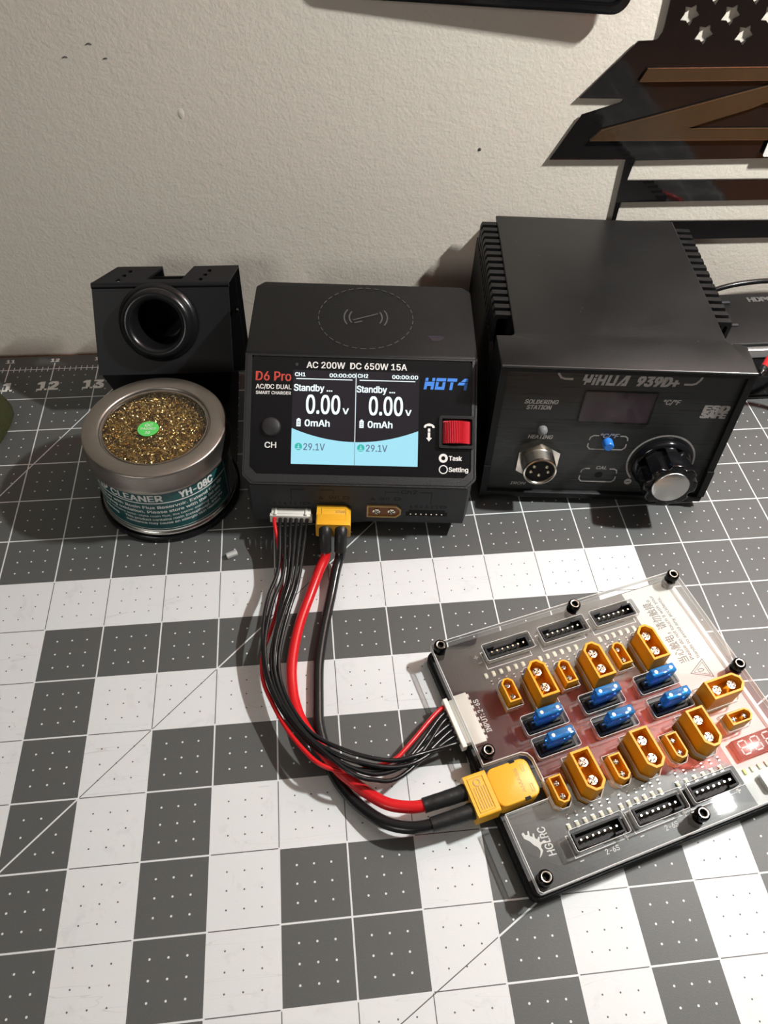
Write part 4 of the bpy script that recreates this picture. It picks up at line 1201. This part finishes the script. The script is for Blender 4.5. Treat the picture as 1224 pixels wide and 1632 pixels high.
for x, y, rz, k in socks:
    o = link('xt60_socket' if k == 60 else 'xt30_socket', XT60 if k == 60 else XT30, bd, None, (x, y, PZt), math.radians(rz))
    for px in ((-3.6, 3.6) if k == 60 else (-2.5, 2.5)):
        link('pin', PIN60 if k == 60 else PIN30, o, None, (px, 0, 5.6 if k == 60 else 3.6))
    c_, s_ = math.cos(math.radians(rz)), math.sin(math.radians(rz))
    ol = xt_outline(18.4, 10.2, 3.0) if k == 60 else xt_outline(12.6, 7.4, 2.2)
    cuts.append([(x + c_ * u - s_ * v, y + s_ * u + c_ * v) for u, v in ol])
# fuse seats
FU = [(32.0, 57.4, 'farther from the cable plug, left pair'), (32.0, 47.6, ''), (58.6, 57.8, ''), (58.6, 47.4, ''), (84.8, 57.8, ''), (84.8, 47.2, '')]
g = G(); g.box(-8.0, 8.0, -3.0, 3.0, 0, 4.8, 0.4)
for s in (-1, 1):
    g.box(s * 4.6 - 2.0, s * 4.6 + 2.0, -1.9, 1.9, 4.8, 6.4, 0.3)
FS = g.mesh('fuse_seat', ['black_abs'])
g = G(); g.box(-1.5, 1.5, -0.35, 0.35, 0, 3.6)
CLIP = g.mesh('clip', ['solder'])
for x, y, _ in FU:
    o = link('fuse_seat', FS, bd, None, (x, y, PZt))
    for s in (-4.6, 4.6):
        link('clip', CLIP, o, None, (s, 0, 4.6))
    cuts.append(rrect(x - 9.3, y - 4.2, x + 9.3, y + 4.2, 1.0, 2))
# balance headers
g = G()
g.box(-10, 10, -2.9, 2.9, 0, 1.6)
g.box(-10, 10, 2.1, 2.9, 1.6, 5.6); g.box(-10, -9.2, -2.9, 2.9, 1.6, 5.6); g.box(9.2, 10, -2.9, 2.9, 1.6, 5.6)
g.box(-10, -5.6, -2.9, -2.2, 1.6, 5.6); g.box(5.6, 10, -2.9, -2.2, 1.6, 5.6); g.box(-5.6, 5.6, -2.9, -2.2, 1.6, 3.2)
JST = g.mesh('balance_header', ['black_abs'])
g = G(); g.box(-0.33, 0.33, -0.33, 0.33, 1.6, 5.4)
JP = g.mesh('pin', ['pin_metal'])
HEAD = [(32.6, 92.4, 180), (59.4, 92.4, 180), (85.2, 92.4, 180), (31.2, 12.2, 0), (57.0, 12.4, 0), (82.2, 12.8, 0)]
for x, y, rz in HEAD:
    o = link('balance_header', JST, bd, None, (x, y, PZt), math.radians(rz))
    for i in range(7):
        link('pin', JP, o, None, (-7.5 + 2.5 * i, -0.2, 0))
    cuts.append(rrect(x - 11.2, y - 4.0, x + 11.2, y + 4.0, 0.8, 2))
# small parts on the circuit board
g = G(); g.box(-0.75, 0.75, -0.9, 0.9, 0, 0.7, 0.12, 1); g.box(-0.65, 0.65, 0.9, 1.25, 0, 0.35, 0, 1, None, 1); g.box(-0.65, 0.65, -1.25, -0.9, 0, 0.35, 0, 1, None, 1)
LED = g.mesh('cell_led', ['led_cream', 'solder'])
g = G(); g.box(-0.35, 0.35, -0.55, 0.55, 0, 0.4, 0, 1); g.box(-0.38, 0.38, 0.5, 0.85, 0, 0.42, 0, 1, None, 1); g.box(-0.38, 0.38, -0.85, -0.5, 0, 0.42, 0, 1, None, 1)
RES = g.mesh('resistor', ['black_abs', 'solder'])
for gx in (19.8, 45.7, 75.4):
    for i in range(6):
        link('cell_led', LED, pcb, None, (gx + 3.52 * i, 85.2, PZt), 0)
        link('resistor', RES, pcb, None, (gx + 1.2 + 3.52 * i, 81.6, PZt), 0.0)
for gx in (23.5, 46.2, 71.9):
    for i in range(6):
        link('cell_led', LED, pcb, None, (gx + (3.54 if gx < 70 else 4.0) * i, 18.4, PZt), 0)
        link('resistor', RES, pcb, None, (gx + 1.4 + (3.54 if gx < 70 else 4.0) * i, 22.0, PZt), 0.0)
# silkscreen: header boxes, signs, lettering
MPB = Matrix.Translation((0, 0, PZt + 0.05))
def frame_line(x0, y0, x1, y1, w=0.3):
    gg = G(); gg.prism([(x0, y0), (x1, y0), (x1, y1), (x0, y1)], 0, 0.03, ([(x0 + w, y0 + w), (x1 - w, y0 + w), (x1 - w, y1 - w), (x0 + w, y1 - w)],), MPB)
    return gg
for x, y, rz in HEAD:
    frame_line(x - 10.8, y - 4.6, x + 10.8, y + 3.8).build('silkscreen_box', 'print_white', pcb)
    sy = 4.6 if y > 50 else -6.8
    sx = -13.2 if y > 50 else 11.2
    gg = G(); gg.prism(rect(x + sx, y + (2.2 if y > 50 else -4.2), 2.0, 0.5), 0, 0.03, (), MPB); gg.prism(rect(x + sx, y + (2.2 if y > 50 else -4.2), 0.5, 2.0), 0.03, 0.04, (), MPB); gg.build('plus_sign', 'print_white', pcb)
    gg = G(); gg.prism(rect(x + (-12.6 if y > 50 else -8.8), y + (-0.6 if y > 50 else -6.0), 1.6, 0.4), 0, 0.03, (), MPB); gg.build('minus_sign', 'print_white', pcb)
for i, x in enumerate((31.2, 57.0, 82.2)):
    lettering('silkscreen_lettering', [('2-6S', x + 1.0, 5.0, 5.6, 1.9)], 'print_white', pcb, MPB, 0.03)
R90 = MPB @ Matrix.Rotation(math.radians(90), 4, 'Z')
lettering('silkscreen_lettering', [('INPUT: 2-6S', 62.2, -12.0, 14.6, 2.2, {'bold': 0.1}), ('HGLRC', 11.4, -14.6, 10.6, 3.0, {'shear': 0.15})], 'print_white', pcb, R90, 0.03)
lettering('silkscreen_lettering', [('Please do not touch it with your', 63.4, -110.4, 34.4, 1.6, {'bold': 0.2}), ('hands to avoid any accidents.', 63.4, -113.4, 32.6, 1.6, {'bold': 0.2}), ('当心触电，请勿触摸。', 63.2, -107.6, 33.0, 2.6)], 'print_dark', pcb, R90, 0.03)
# warning triangle
g = G(); g.prism([(104.6, 57.8), (113.8, 53.1), (113.8, 62.5)], 0, 0.03, ([(105.2, 57.8), (113.4, 53.7), (113.4, 61.9)],), MPB); g.prism([(106.4, 57.8), (112.9, 54.5), (112.9, 61.1)], 0, 0.03, ([(106.8, 57.8), (112.6, 54.9), (112.6, 60.7)],), MPB)
g.prism([(108.6, 57.2), (110.6, 57.0), (111.8, 57.6), (110.8, 58.6), (108.8, 58.6)], 0, 0.03, ([(108.9, 57.5), (110.5, 57.3), (111.2, 57.7), (110.6, 58.3), (109.0, 58.3)],), MPB); g.build('warning_triangle', 'print_dark', pcb)
# leaping reptile emblem of the maker
g = G()
rep = [(5.4, 22.0), (6.2, 22.4), (6.6, 21.2), (7.4, 21.0), (7.9, 22.3), (8.5, 22.1), (8.0, 20.4), (8.9, 19.8), (9.4, 20.9), (9.9, 20.7), (9.5, 19.2), (10.1, 18.4), (11.0, 19.2), (11.4, 18.8), (10.6, 17.6), (10.9, 17.0), (12.4, 17.4), (13.2, 16.6), (12.9, 16.2), (12.0, 16.6), (10.7, 16.2), (10.2, 15.4), (10.4, 14.2), (9.2, 12.9), (8.0, 12.2), (8.9, 13.4), (9.5, 14.4), (9.1, 15.8), (8.0, 17.0), (7.2, 18.6), (6.4, 19.4), (5.6, 20.2)]
g.prism(rep, 0, 0.03, (), MPB); g.build('maker_emblem', 'print_white', pcb)
# copper tracks seen as faint lines
def track(pts, w=0.28):
    gg = G()
    for (x0, y0), (x1, y1) in zip(pts[:-1], pts[1:]):
        l = math.hypot(x1 - x0, y1 - y0); nx, ny = -(y1 - y0) / l * w / 2, (x1 - x0) / l * w / 2
        gg.prism([(x0 + nx, y0 + ny), (x0 - nx, y0 - ny), (x1 - nx, y1 - ny), (x1 + nx, y1 + ny)], 0, 0.02, (), MPB)
    return gg
for k in range(3):
    track([(6 + 1.6 * k, 82 - k), (6 + 1.6 * k, 94 - 1.4 * k), (12 + 1.2 * k, 100 - 1.6 * k), (60, 100 - 1.6 * k)], 0.22).build('copper_track', 'pcb_trace', pcb)
    track([(3.4 + 1.0 * k, 24), (3.4 + 1.0 * k, 16 - k), (16 + 0.6 * k, 2.4 + 1.3 * k), (66, 2.4 + 1.3 * k), (90, 2.4 + 1.3 * k)], 0.24).build('copper_track', 'pcb_trace', pcb)
# read-out, status LEDs, USB port at the right end
g = G(); g.box(100.8, 121.0, 18.0, 25.8, PZt, PZt + 3.2, 0.2); ro = g.build('voltage_display', 'seg_body', bd)
for k in range(3):
    ox = 103.4 + 5.9 * k
    for (x, y, w, h) in ((1.2, 24.6, 2.6, 0.55), (1.2, 21.9, 2.6, 0.55), (1.2, 19.2, 2.6, 0.55), (-0.5, 23.25, 0.55, 2.2), (2.9, 23.25, 0.55, 2.2), (-0.5, 20.55, 0.55, 2.2), (2.9, 20.55, 0.55, 2.2)):
        gg = G(); gg.prism(rect(ox + x, y, w, h), PZt + 3.2, PZt + 3.24); gg.build('segment', 'seg_off', ro)
for k in range(5):
    gg = G(); gg.box(100.1 + 3.5 * k - 0.45, 100.1 + 3.5 * k + 0.45, 12.9, 15.1, PZt, PZt + 0.7, 0.1); gg.build('status_led', 'led_yellow' if k == 0 else 'led_cream', bd)
g = G(); g.prism(rrect(103.6, 4.2, 118.0, 11.0, 0.8), PZt, PZt + 3.2); us = g.build('usb_port', 'silver_trim', bd)
g = G(); g.box(104.6, 117.0, 3.9, 4.3, PZt + 0.6, PZt + 2.6); g.build('port_opening', 'hole_shade_black', us)
for (x, y) in ((100.8, 33.9), (100.6, 27.9)):
    gg = G(); gg.prism(rect(x, y, 2.0, 0.45), 0, 0.03, (), MPB); gg.prism(rect(x, y, 0.45, 2.0), 0.03, 0.04, (), MPB); gg.build('plus_sign', 'print_grey', pcb)
for (x, y) in ((106, 28.0),):
    gg = G(); gg.prism(rect(x, y, 4.6, 0.45), 0, 0.03, (), MPB); gg.build('minus_sign', 'print_grey', pcb)
# horizontal power inlet (yellow) and white balance inlet
g = G(); g.prism(rrect(-0.2, 31.0, 17.0, 46.0, 3.0)[10:] + rrect(-0.2, 31.0, 17.0, 46.0, 3.0)[:10], PZt, PZt + 8.4, (), None, bev=0.5); inlet = g.build('power_inlet', 'xt_yellow', bd)
for x, y, w, h in ((14.0, 42.4, 1.1, 3.0), (14.4, 34.4, 1.1, 3.0)):
    frame_g = G(); frame_g.prism(rect(x, y, w, h), PZt + 8.4, PZt + 8.46, (rect(x, y, w - 0.4, h - 0.4),)); frame_g.build('moulded_mark', 'xt_tan', inlet)
lettering('moulded_mark', [('AMASS', 33.6, -11.6, 9.4, 1.3)], 'xt_tan', inlet, Matrix.Translation((0, 0, PZt + 8.42)) @ Matrix.Rotation(math.radians(90), 4, 'Z'), 0.03)
for y in (45.8, 31.2):
    gg = G(); gg.box(10.0, 12.2, y - 0.6, y + 0.6, PZt + 8.0, PZt + 8.5); gg.build('notch', 'hole_shade_black', inlet)
g = G(); g.box(1.6, 7.4, 58.0, 80.0, PZt, PZt + 3.6, 0.3)
for k in range(8):
    g.box(7.3, 8.1, 59.0 + 2.65 * k, 60.4 + 2.65 * k, PZt, PZt + 3.5)
g.build('balance_inlet', 'nylon_white', bd)
# standoffs, acrylic cover, screws
SC = [(4.3, 100.9), (69.0, 100.9), (120.6, 100.6), (121.8, 52.2), (4.4, 52.6), (70.2, 4.6), (4.4, 4.4)]
g = G(); g.prism(circ(0, 0, 2.9, 6), 0, 4.2)
SO = g.mesh('standoff', ['screw_black'])
g = G(); g.lathe([(0, 0.9), (1.25, 0.9), (1.25, 2.5), (1.9, 2.7), (2.5, 2.4), (2.75, 1.9), (2.75, 0.0), (0, 0)], 28)
SW = g.mesh('screw', ['screw_black'])
g = G(); g.lathe([(1.3, 2.52), (1.6, 2.74), (1.85, 2.72)], 28)
SWR = g.mesh('socket_rim', ['nickel'])
g = G(); g.prism(circ(0, 0, 1.22, 6), 0.9, 0.96)
HX = g.mesh('hex_recess', ['hole_shade_black'])
AZ0, AZ1 = 10.4, 13.2
for x, y in SC:
    link('standoff', SO, bd, None, (x, y, PZt))
    o = link('screw', SW, bd, None, (x, y, AZ1))
    link('socket_rim', SWR, o); link('hex_recess', HX, o)
cover = [(0.8, 48.6), (0.8, 102.6), (1.8, BH - 0.3), (BW - 1.6, BH - 0.3), (BW - 0.6, BH - 1.4), (BW - 0.6, 1.4), (BW - 1.6, 0.4), (1.8, 0.4), (0.8, 1.4), (0.8, 29.0), (18.4, 29.0), (19.6, 29.6), (20.2, 31.0), (20.2, 44.8), (19.0, 47.2), (16.8, 48.4)]
extra = [rrect(99.6, 17.0, 122.4, 27.0, 1.0, 2)]
g = G(); g.prism(cover, AZ0, AZ1, cuts, None, mi=0, side=1)
g.build('acrylic_cover', ['acrylic', 'acrylic_lit_edge'], bd, 'clear acrylic cover plate')

def edge_line(poly, z, r):  # whitish tubes paint the bright lines that light makes along cut edges
    pts = [(x, y, z) for x, y in poly]
    gg = G(); gg.tube(pts + [pts[0]], r, 6, None, 0, 1, False)
    return gg
edge_line(cover, AZ1 - 0.12, 0.20).build('cover_edge_glint', 'acrylic_glint', bd)
edge_line(cover, AZ0 + 0.12, 0.14).build('cover_edge_glint', 'acrylic_glint', bd)
for c_ in cuts:
    edge_line(c_, AZ1 - 0.08, 0.13).build('cutout_edge_glint', 'acrylic_glint', bd)

# ------------------------------------------------------------------ six blade fuses
def blade_fuse():
    root = thing('blade_fuse', 'x', 'fuse', (0, 0, 0), 13.85, 'blue blade fuses on the charging board')
    gg = G(); gg.box(-5.5, 5.5, -1.9, 1.9, 3.0, 9.8, 0.6, 3)
    gg.box(-4.6, 4.6, -1.5, 1.5, -0.4, 3.2, 0.4, 2)
    gg.build('fuse_body', 'fuse_blue', root)
    for s in (-1, 1):
        g2 = G(); g2.box(s * 3.4 - 1.35, s * 3.4 + 1.35, -0.32, 0.32, -3.4, 7.6); g2.build('blade', 'solder', root)
        g2 = G(); g2.lathe([(0, 9.86), (0.7, 9.86)], 12, Matrix.Translation((s * 3.5, 0, 0))); g2.build('test_point', 'pin_metal', root)
    g2 = G(); g2.box(-2.0, 2.0, -0.16, 0.16, 5.4, 6.8); g2.build('fuse_link', 'solder', root)
    return root
proto = blade_fuse()
bc, bs_ = math.cos(math.radians(13.85)), math.sin(math.radians(13.85))
flabels = ['blue blade fuse by the INPUT print, the one nearer the back of the board', 'blue blade fuse by the INPUT print, the one just above the yellow power inlet',
           'blue blade fuse of the middle pair, nearer the soldering station', 'blue blade fuse of the middle pair, nearer the photographer',
           'blue blade fuse beside the white print of the board, nearer the soldering station', 'blue blade fuse beside the white print of the board, nearer the photographer']
for i, (x, y, _) in enumerate(FU):
    if i == 0:
        r = proto
    else:
        r = proto.copy(); COL.objects.link(r)
        for c in list(proto.children):
            d = c.copy(); COL.objects.link(d); d.parent = r
    r.location = ((90.3 + bc * x - bs_ * y) * MM, (-103.9 + bs_ * x + bc * y) * MM, (PZt + 6.5) * MM)
    r['label'] = flabels[i]

# ------------------------------------------------------------------ cables
def brd(x, y, z):
    return Vector((90.3 + bc * x - bs_ * y, -103.9 + bs_ * x + bc * y, z))
hc, hs = math.cos(math.radians(-5.83)), math.sin(math.radians(-5.83))
def hota(v):
    return Vector((41.6 + hc * v[0] - hs * v[1], 68.8 + hs * v[0] + hc * v[1], v[2]))
MH = Matrix.Translation((41.6, 68.8, 0)) @ Matrix.Rotation(math.radians(-5.83), 4, 'Z')
MBd = Matrix.Translation((90.3, -103.9, 0)) @ Matrix.Rotation(math.radians(13.85), 4, 'Z')
RED = [(24.5, 50.5, 9.0), (21.1, 43.9, 6.0), (16.1, 32.1, 3.2), (11.4, 19.5, 2.6), (8.3, 7.3, 2.6), (6.7, -3.8, 2.6), (6.8, -13.5, 2.6), (7.9, -21.1, 3.0), (10.0, -28.4, 4.0), (14.1, -37.0, 6.0), (20.4, -46.6, 7.4), (24.2, -51.7, 7.4), (28.3, -55.7, 7.0), (34.1, -60.9, 7.0), (40.8, -65.9, 8.0), (47.7, -68.2, 9.0), (54.7, -68.7, 10.0)]
BLK = [(31.3, 50.0, 9.0), (28.9, 43.3, 6.0), (25.6, 30.4, 3.2), (22.1, 16.7, 2.6), (19.7, 5.2, 2.6), (18.2, -4.8, 2.6), (17.4, -19.1, 2.6), (17.1, -29.2, 2.6), (18.3, -37.3, 2.6), (20.0, -45.0, 2.6), (22.8, -52.8, 2.6), (27.2, -60.0, 3.2), (33.0, -66.7, 4.5), (40.2, -72.5, 6.5), (48.2, -75.6, 8.5), (56.7, -75.9, 10.0)]
WIRES = [
   [(3.7, 55.0, 13.0), (4.2, 44.0, 9.7), (2.6, 30.1, 7.5), (-0.9, 14.2, 8.5), (-4.9, 0.4, 9.5), (-5.0, -11.3, 9.5), (-1.4, -22.0, 9.6), (4.2, -33.7, 10.2), (10.6, -43.7, 11.9), (17.3, -50.9, 13.0), (26.3, -53.8, 12.0), (37.2, -52.7, 11.0), (45.5, -50.5, 10.5), (52.2, -44.9, 10.0)] ,
   [(6.1, 54.5, 13.5), (2.6, 42.1, 12.7), (-2.1, 27.3, 12.5), (-4.3, 14.3, 13.0), (-4.7, 2.3, 12.5), (-3.5, -10.4, 11.5), (0.5, -22.5, 11.6), (6.8, -33.3, 11.7), (14.1, -42.9, 12.9), (22.4, -50.0, 14.0), (32.2, -54.2, 13.0), (42.6, -54.3, 12.0), (52.3, -49.6, 11.0)] ,
   [(8.4, 53.9, 14.0), (4.9, 39.4, 13.7), (0.2, 24.8, 13.5), (-2.9, 10.8, 13.5), (-3.8, -1.0, 13.0), (-1.9, -13.6, 12.0), (2.7, -25.7, 12.1), (9.9, -36.3, 12.7), (18.4, -45.7, 13.9), (27.8, -52.9, 14.0), (38.0, -56.4, 13.0), (48.5, -54.1, 12.0), (56.6, -49.0, 11.0)] ,
   [(9.9, 53.8, 14.0), (6.8, 37.9, 13.2), (3.3, 24.2, 11.5), (0.9, 10.4, 11.0), (-0.4, -2.3, 10.5), (0.5, -13.5, 9.5), (4.1, -25.2, 10.1), (10.4, -35.3, 10.7), (18.4, -44.1, 11.9), (28.9, -50.2, 13.0), (39.1, -53.2, 12.0), (49.5, -52.2, 11.5), (58.8, -47.4, 11.0)] ,
   [(11.9, 53.3, 14.5), (8.3, 37.1, 14.2), (4.5, 23.5, 12.5), (1.0, 9.5, 12.5), (-1.3, -3.6, 12.0), (0.1, -15.8, 11.5), (5.0, -28.2, 12.6), (12.1, -39.0, 13.7), (20.6, -48.5, 14.9), (28.5, -55.8, 15.0), (36.8, -58.6, 13.5), (47.6, -57.6, 12.0), (60.8, -50.8, 11.0)] ,
   [(13.7, 52.8, 15.0), (9.9, 34.9, 14.7), (5.3, 20.2, 13.5), (1.3, 5.8, 13.5), (-0.0, -6.9, 12.5), (2.3, -18.8, 12.0), (7.4, -30.6, 12.6), (14.2, -40.7, 13.7), (23.5, -48.0, 14.9), (34.0, -52.7, 15.0), (44.9, -54.5, 13.5), (55.1, -52.2, 12.0), (63.6, -48.6, 11.0)] ,
   [(15.4, 52.3, 15.5), (11.6, 34.1, 14.7), (7.2, 20.7, 12.5), (3.6, 7.7, 11.5), (1.7, -4.8, 11.0), (3.1, -16.1, 10.5), (7.9, -28.3, 11.6), (15.0, -38.8, 13.2), (25.1, -45.9, 14.9), (35.7, -50.4, 15.0), (45.7, -52.1, 14.0), (55.0, -50.3, 13.0), (64.0, -45.5, 11.5)] ,
]
lead = thing('charge_lead', 'thick red and black charging lead with yellow plugs', 'cable', (0, 0, 0))
# plug at the charger: axis along the lower face normal
Mp = MH @ ML @ Matrix.Translation((-11.8, 7.8, 0))
def xt_plug(M, L, name):
    gg = G(); gg.prism(xt_outline(16.0, 8.2, 2.4), 0.4, L * 0.55, (), M, bev=0.3)
    gg.prism(rrect(-8.1, -4.3, 8.1, 4.3, 0.8, 2), L * 0.5, L, [circ(-3.7, 0, 2.9, 16), circ(3.7, 0, 2.9, 16)], M)
    o = gg.build(name, 'xt_yellow', lead)
    return o
p1 = xt_plug(Mp, 13.0, 'charger_plug')
# embossed badge on the plug's upper side
Mtop = Mp @ frame((0, 4.12, 0), (1, 0, 0), (0, 0, -1))
g = G(); g.prism(rect(0.2, -6.2, 11.6, 7.4), 0, 0.25, (rect(0.2, -6.2, 11.0, 6.8),), Mtop); g.build('plug_badge', 'xt_yellow', p1)
gg = G(); text(gg, 'Amass', 0.0, -8.8, 9.0, 1.8, Mtop, 0.12, align='C'); gg.build('moulded_mark', 'xt_tan', p1)
gg = G(); text(gg, 'XT60', 3.0, -5.6, 4.4, 1.6, Mtop, 0.12, align='C'); gg.build('moulded_mark', 'xt_tan', p1)
def pt(M, x, y, z):
    return M @ Vector((x, y, z))
a0, a1 = pt(Mp, -3.7, 0, 6), pt(Mp, -3.7, 0, 14)
b0, b1 = pt(Mp, 3.7, 0, 6), pt(Mp, 3.7, 0, 14)
# plug at the board
Mq = MBd @ Matrix.Translation((-0.4, 38.4, PZt + 4.3)) @ frame((0, 0, 0), (0, -1, 0), (0, 0, 1))
Mq = MBd @ frame((-0.3, 38.4, PZt + 4.4), (0, 1, 0), (0, 0, 1)).copy()
Mq = MBd @ Matrix(((0, 0, -1, -0.3), (1, 0, 0, 38.4), (0, 1, 0, PZt + 4.4), (0, 0, 0, 1)))
Mq = MBd @ Matrix(((0, 0, -1, -0.3), (-1, 0, 0, 38.4), (0, 1, 0, PZt + 4.4), (0, 0, 0, 1)))
gg = G(); gg.prism(rrect(-8.0, -4.4, 8.0, 4.5, 0.7, 2), 0.0, 9.2, [circ(-3.7, 0, 2.9, 16), circ(3.7, 0, 2.9, 16)], Mq)
p2 = gg.build('board_plug', 'xt_yellow', lead)
Mt2 = MBd @ Matrix.Translation((-5.0, 38.4, PZt + 8.92)) @ Matrix.Rotation(math.radians(90), 4, 'Z')
g = G(); g.prism(rect(0, 0, 13.0, 6.4), 0, 0.25, (rect(0, 0, 12.4, 5.8),), Mt2); g.build('plug_badge', 'xt_yellow', p2)
for k in range(5):
    gg = G(); gg.prism(rect(-1.5, -2.0 + 1.0 * k, 8.4, 0.25), 0, 0.14, (), Mt2); gg.build('moulded_line', 'xt_tan', p2)
gg = G(); gg.prism(circ(4.3, 0, 1.5, 18), 0, 0.16, (circ(4.3, 0, 1.0, 18),), Mt2); gg.build('moulded_line', 'xt_tan', p2)
c0, c1 = pt(Mq, -3.7, 0, 6), pt(Mq, -3.7, 0, 14)     # upper (red) wire: back side of the board
d0, d1 = pt(Mq, 3.7, 0, 6), pt(Mq, 3.7, 0, 14)
RW = 2.35
RED = [tuple(a0), tuple(a1)] + RED + [tuple(c1), tuple(c0)]
BLK = [tuple(b0), tuple(b1)] + BLK + [tuple(d1), tuple(d0)]
g = G(); g.tube(RED, RW, 18, None, 0, 6); g.build('red_wire', 'wire_red', lead)
g = G(); g.tube(BLK, RW, 18, None, 0, 6); g.build('black_wire', 'wire_black', lead)
for P_, ends in ((RED, ((0, 1, 2), (-1, -2, -3))), (BLK, ((0, 1, 2), (-1, -2, -3)))):
    for e in ends:
        q = [Vector(P_[i]) for i in e]
        if e[0] == 0:
            path = [q[0], q[1], q[2].lerp(q[1], 0.15)]
            rad = [2.8, 3.0, 2.95, 2.85]
        else:
            q3 = Vector(P_[e[2]])
            path = [q[0], q[1], q[2]]
            rad = [2.85, 3.2, 3.0, 2.9, 2.85]
        gg = G(); gg.tube([tuple(v) for v in path], 3.0, 18, None, 0, 8, True, rad); gg.build('heat_shrink_sleeve', 'shrink_black', lead)
# balance lead
bal = thing('balance_lead', 'bundle of thin wires, one red and six black, with white plugs', 'cable', (0, 0, 0))
Mb = MH @ ML @ Matrix.Translation((-32.2, 6.2, 0))
gg = G(); gg.box(-9.4, 9.4, -2.4, 2.4, 0.1, 3.6, 0.3, 2, Mb); gg.box(-10.0, 10.0, -2.9, 2.0, 2.8, 4.8, 0.3, 2, Mb)
for s in (-1, 1):
    gg.box(s * 7.2 - 0.6, s * 7.2 + 0.6, 2.2, 3.0, 0.3, 4.6, 0.2, 1, Mb)
gg.build('charger_plug', 'nylon_white', bal)
Mc = MBd @ Matrix(((0, 0, -1, 1.4), (-1, 0, 0, 69.0), (0, 1, 0, PZt + 2.0), (0, 0, 0, 1)))
gg = G(); gg.box(-9.6, 9.6, -1.7, 1.9, 0.0, 4.6, 0.25, 2, Mc); gg.box(-10.8, 10.8, -1.9, 2.4, 2.6, 4.6, 0.25, 2, Mc); gg.build('board_plug', 'nylon_white', bal)
for i, W in enumerate(WIRES):
    s0 = pt(Mb, -7.5 + 2.5 * i, -0.4, 3.0); s1 = pt(Mb, -7.5 + 2.5 * i, -0.4, 8.0)
    e0 = pt(Mc, -7.5 + 2.5 * i, 0.1, 3.0); e1 = pt(Mc, -7.5 + 2.5 * i, 0.1, 7.5)
    mid = W[1:] if i < 3 else W[1:-1]
    P_ = [tuple(s0), tuple(s1)] + mid + [tuple(e1), tuple(e0)]
    gg = G(); gg.tube(P_, 0.9, 10, None, 0, 6); gg.build('red_wire' if i == 0 else 'black_wire', 'wire_red' if i == 0 else 'wire_black', bal)

# ------------------------------------------------------------------ small things at the edges
pw = thing('power_supply', 'flat black box with silver front edge behind the soldering station', 'box', (0, 0, 0))
g = G(); g.box(246, 400, 153.5, 200, 0.1, 40, 1.2); g.build('box_body', 'black_abs', pw)
g = G(); g.box(246, 400, 149.6, 153.4, 33, 38.6, 0.8); g.build('front_trim', 'silver_trim', pw)
g = G(); g.box(246, 400, 150.2, 153.4, 4, 32.4, 0.6); g.build('front_face', 'black_gloss', pw)
for x, y in ((264.5, 191.0), (261.0, 170.0)):
    gg = G(); gg.box(x - 8, x + 4.5, y - 0.9, y + 0.9, 39.8, 41.0, 0.4); gg.build('rib', 'grey_abs', pw)
gg = G(); text(gg, 'HDPO', 281.6, 191.6, 15.4, 4.0, Matrix.Translation((0, 0, 40.04)), 0.02, bold=0.5); gg.build('lettering', 'print_faint', pw)
gg = G(); gg.tube([(236, 214, 12), (252, 214.5, 24), (268, 214.5, 31), (284, 214.5, 36), (305, 214.5, 38), (330, 214.5, 36), (360, 214, 24), (380, 213, 4)], 1.6, 10)
tag(gg.build('mains_cable', 'wire_black'), 'black cable arching along the wall behind the flat black box', 'cable')
tl = thing('test_lead', 'red probe lead with black tip leaning beside the soldering station', 'test lead', (0, 0, 0))
gg = G(); gg.tube([(259.6, 127.0, 45.2), (263.0, 131.0, 45.6), (268, 136, 46), (277, 141, 43), (293, 140, 24), (308, 128, 3)], 1.8, 12); gg.build('red_cable', 'wire_red', tl)
gg = G(); gg.tube([(256.2, 123.0, 44.8), (258.0, 125.1, 45.0), (260.0, 127.5, 45.2)], 2.1, 12, None, 0, 3, True, [0.9, 2.0, 2.2]); gg.build('black_tip', 'wire_black', tl)
# olive cloth pouch at the left edge
po = thing('cloth_pouch', 'dark olive green cloth pouch at the left edge of the mat', 'pouch', (-167.0, 157, 0))
gg = G()
vs, fs = [], []
nu, nv = 28, 12
for j in range(nv + 1):
    t = j / nv
    z = 13.0 * (1 - (1 - t) ** 2.2) if t < 1 else 13.0
    k = math.cos(t * math.pi / 2) ** 0.45 if t < 1 else 0.0
    for i in range(nu):
        a_ = 2 * math.pi * i / nu
        w_ = 1 + 0.03 * math.sin(3 * a_ + 1) + 0.02 * math.sin(7 * a_)
        c_, s_ = math.cos(a_), math.sin(a_)
        ex = abs(c_) ** 0.8 * (1 if c_ > 0 else -1); ey = abs(s_) ** 0.8 * (1 if s_ > 0 else -1)
        vs.append((24.5 * ex * w_ * k, 27.5 * ey * w_ * k, 0.15 + z))
for j in range(nv):
    for i in range(nu):
        i2 = (i + 1) % nu
        fs.append([j * nu + i, j * nu + i2, (j + 1) * nu + i2, (j + 1) * nu + i])
fs.append(list(range(nu))[::-1])
gg.add(vs, fs, None, 0, True)
gg.build('pouch_body', 'olive_cloth', po)
gg = G(); gg.tube([(24.4 * math.cos(t) * 1.0, 27.4 * math.sin(t), 4.5) for t in [-1.2 + 0.3 * i for i in range(9)]], 0.5, 6); gg.build('seam_stitch', 'olive_cloth', po)
# offcut of clear tube
bit = G(); bit.lathe([(1.1, -2.6), (1.5, -2.6), (1.5, 2.6), (1.1, 2.6)], 6, Matrix.Translation((-20.2, 59.6, 1.5)) @ Matrix.Rotation(math.radians(22), 4, 'Z') @ Matrix.Rotation(math.radians(90), 4, 'Y'), 0, False, True)
tag(bit.build('plastic_offcut', 'clear_plastic'), 'tiny offcut of clear plastic tube lying on the mat in front of the tin', 'offcut')
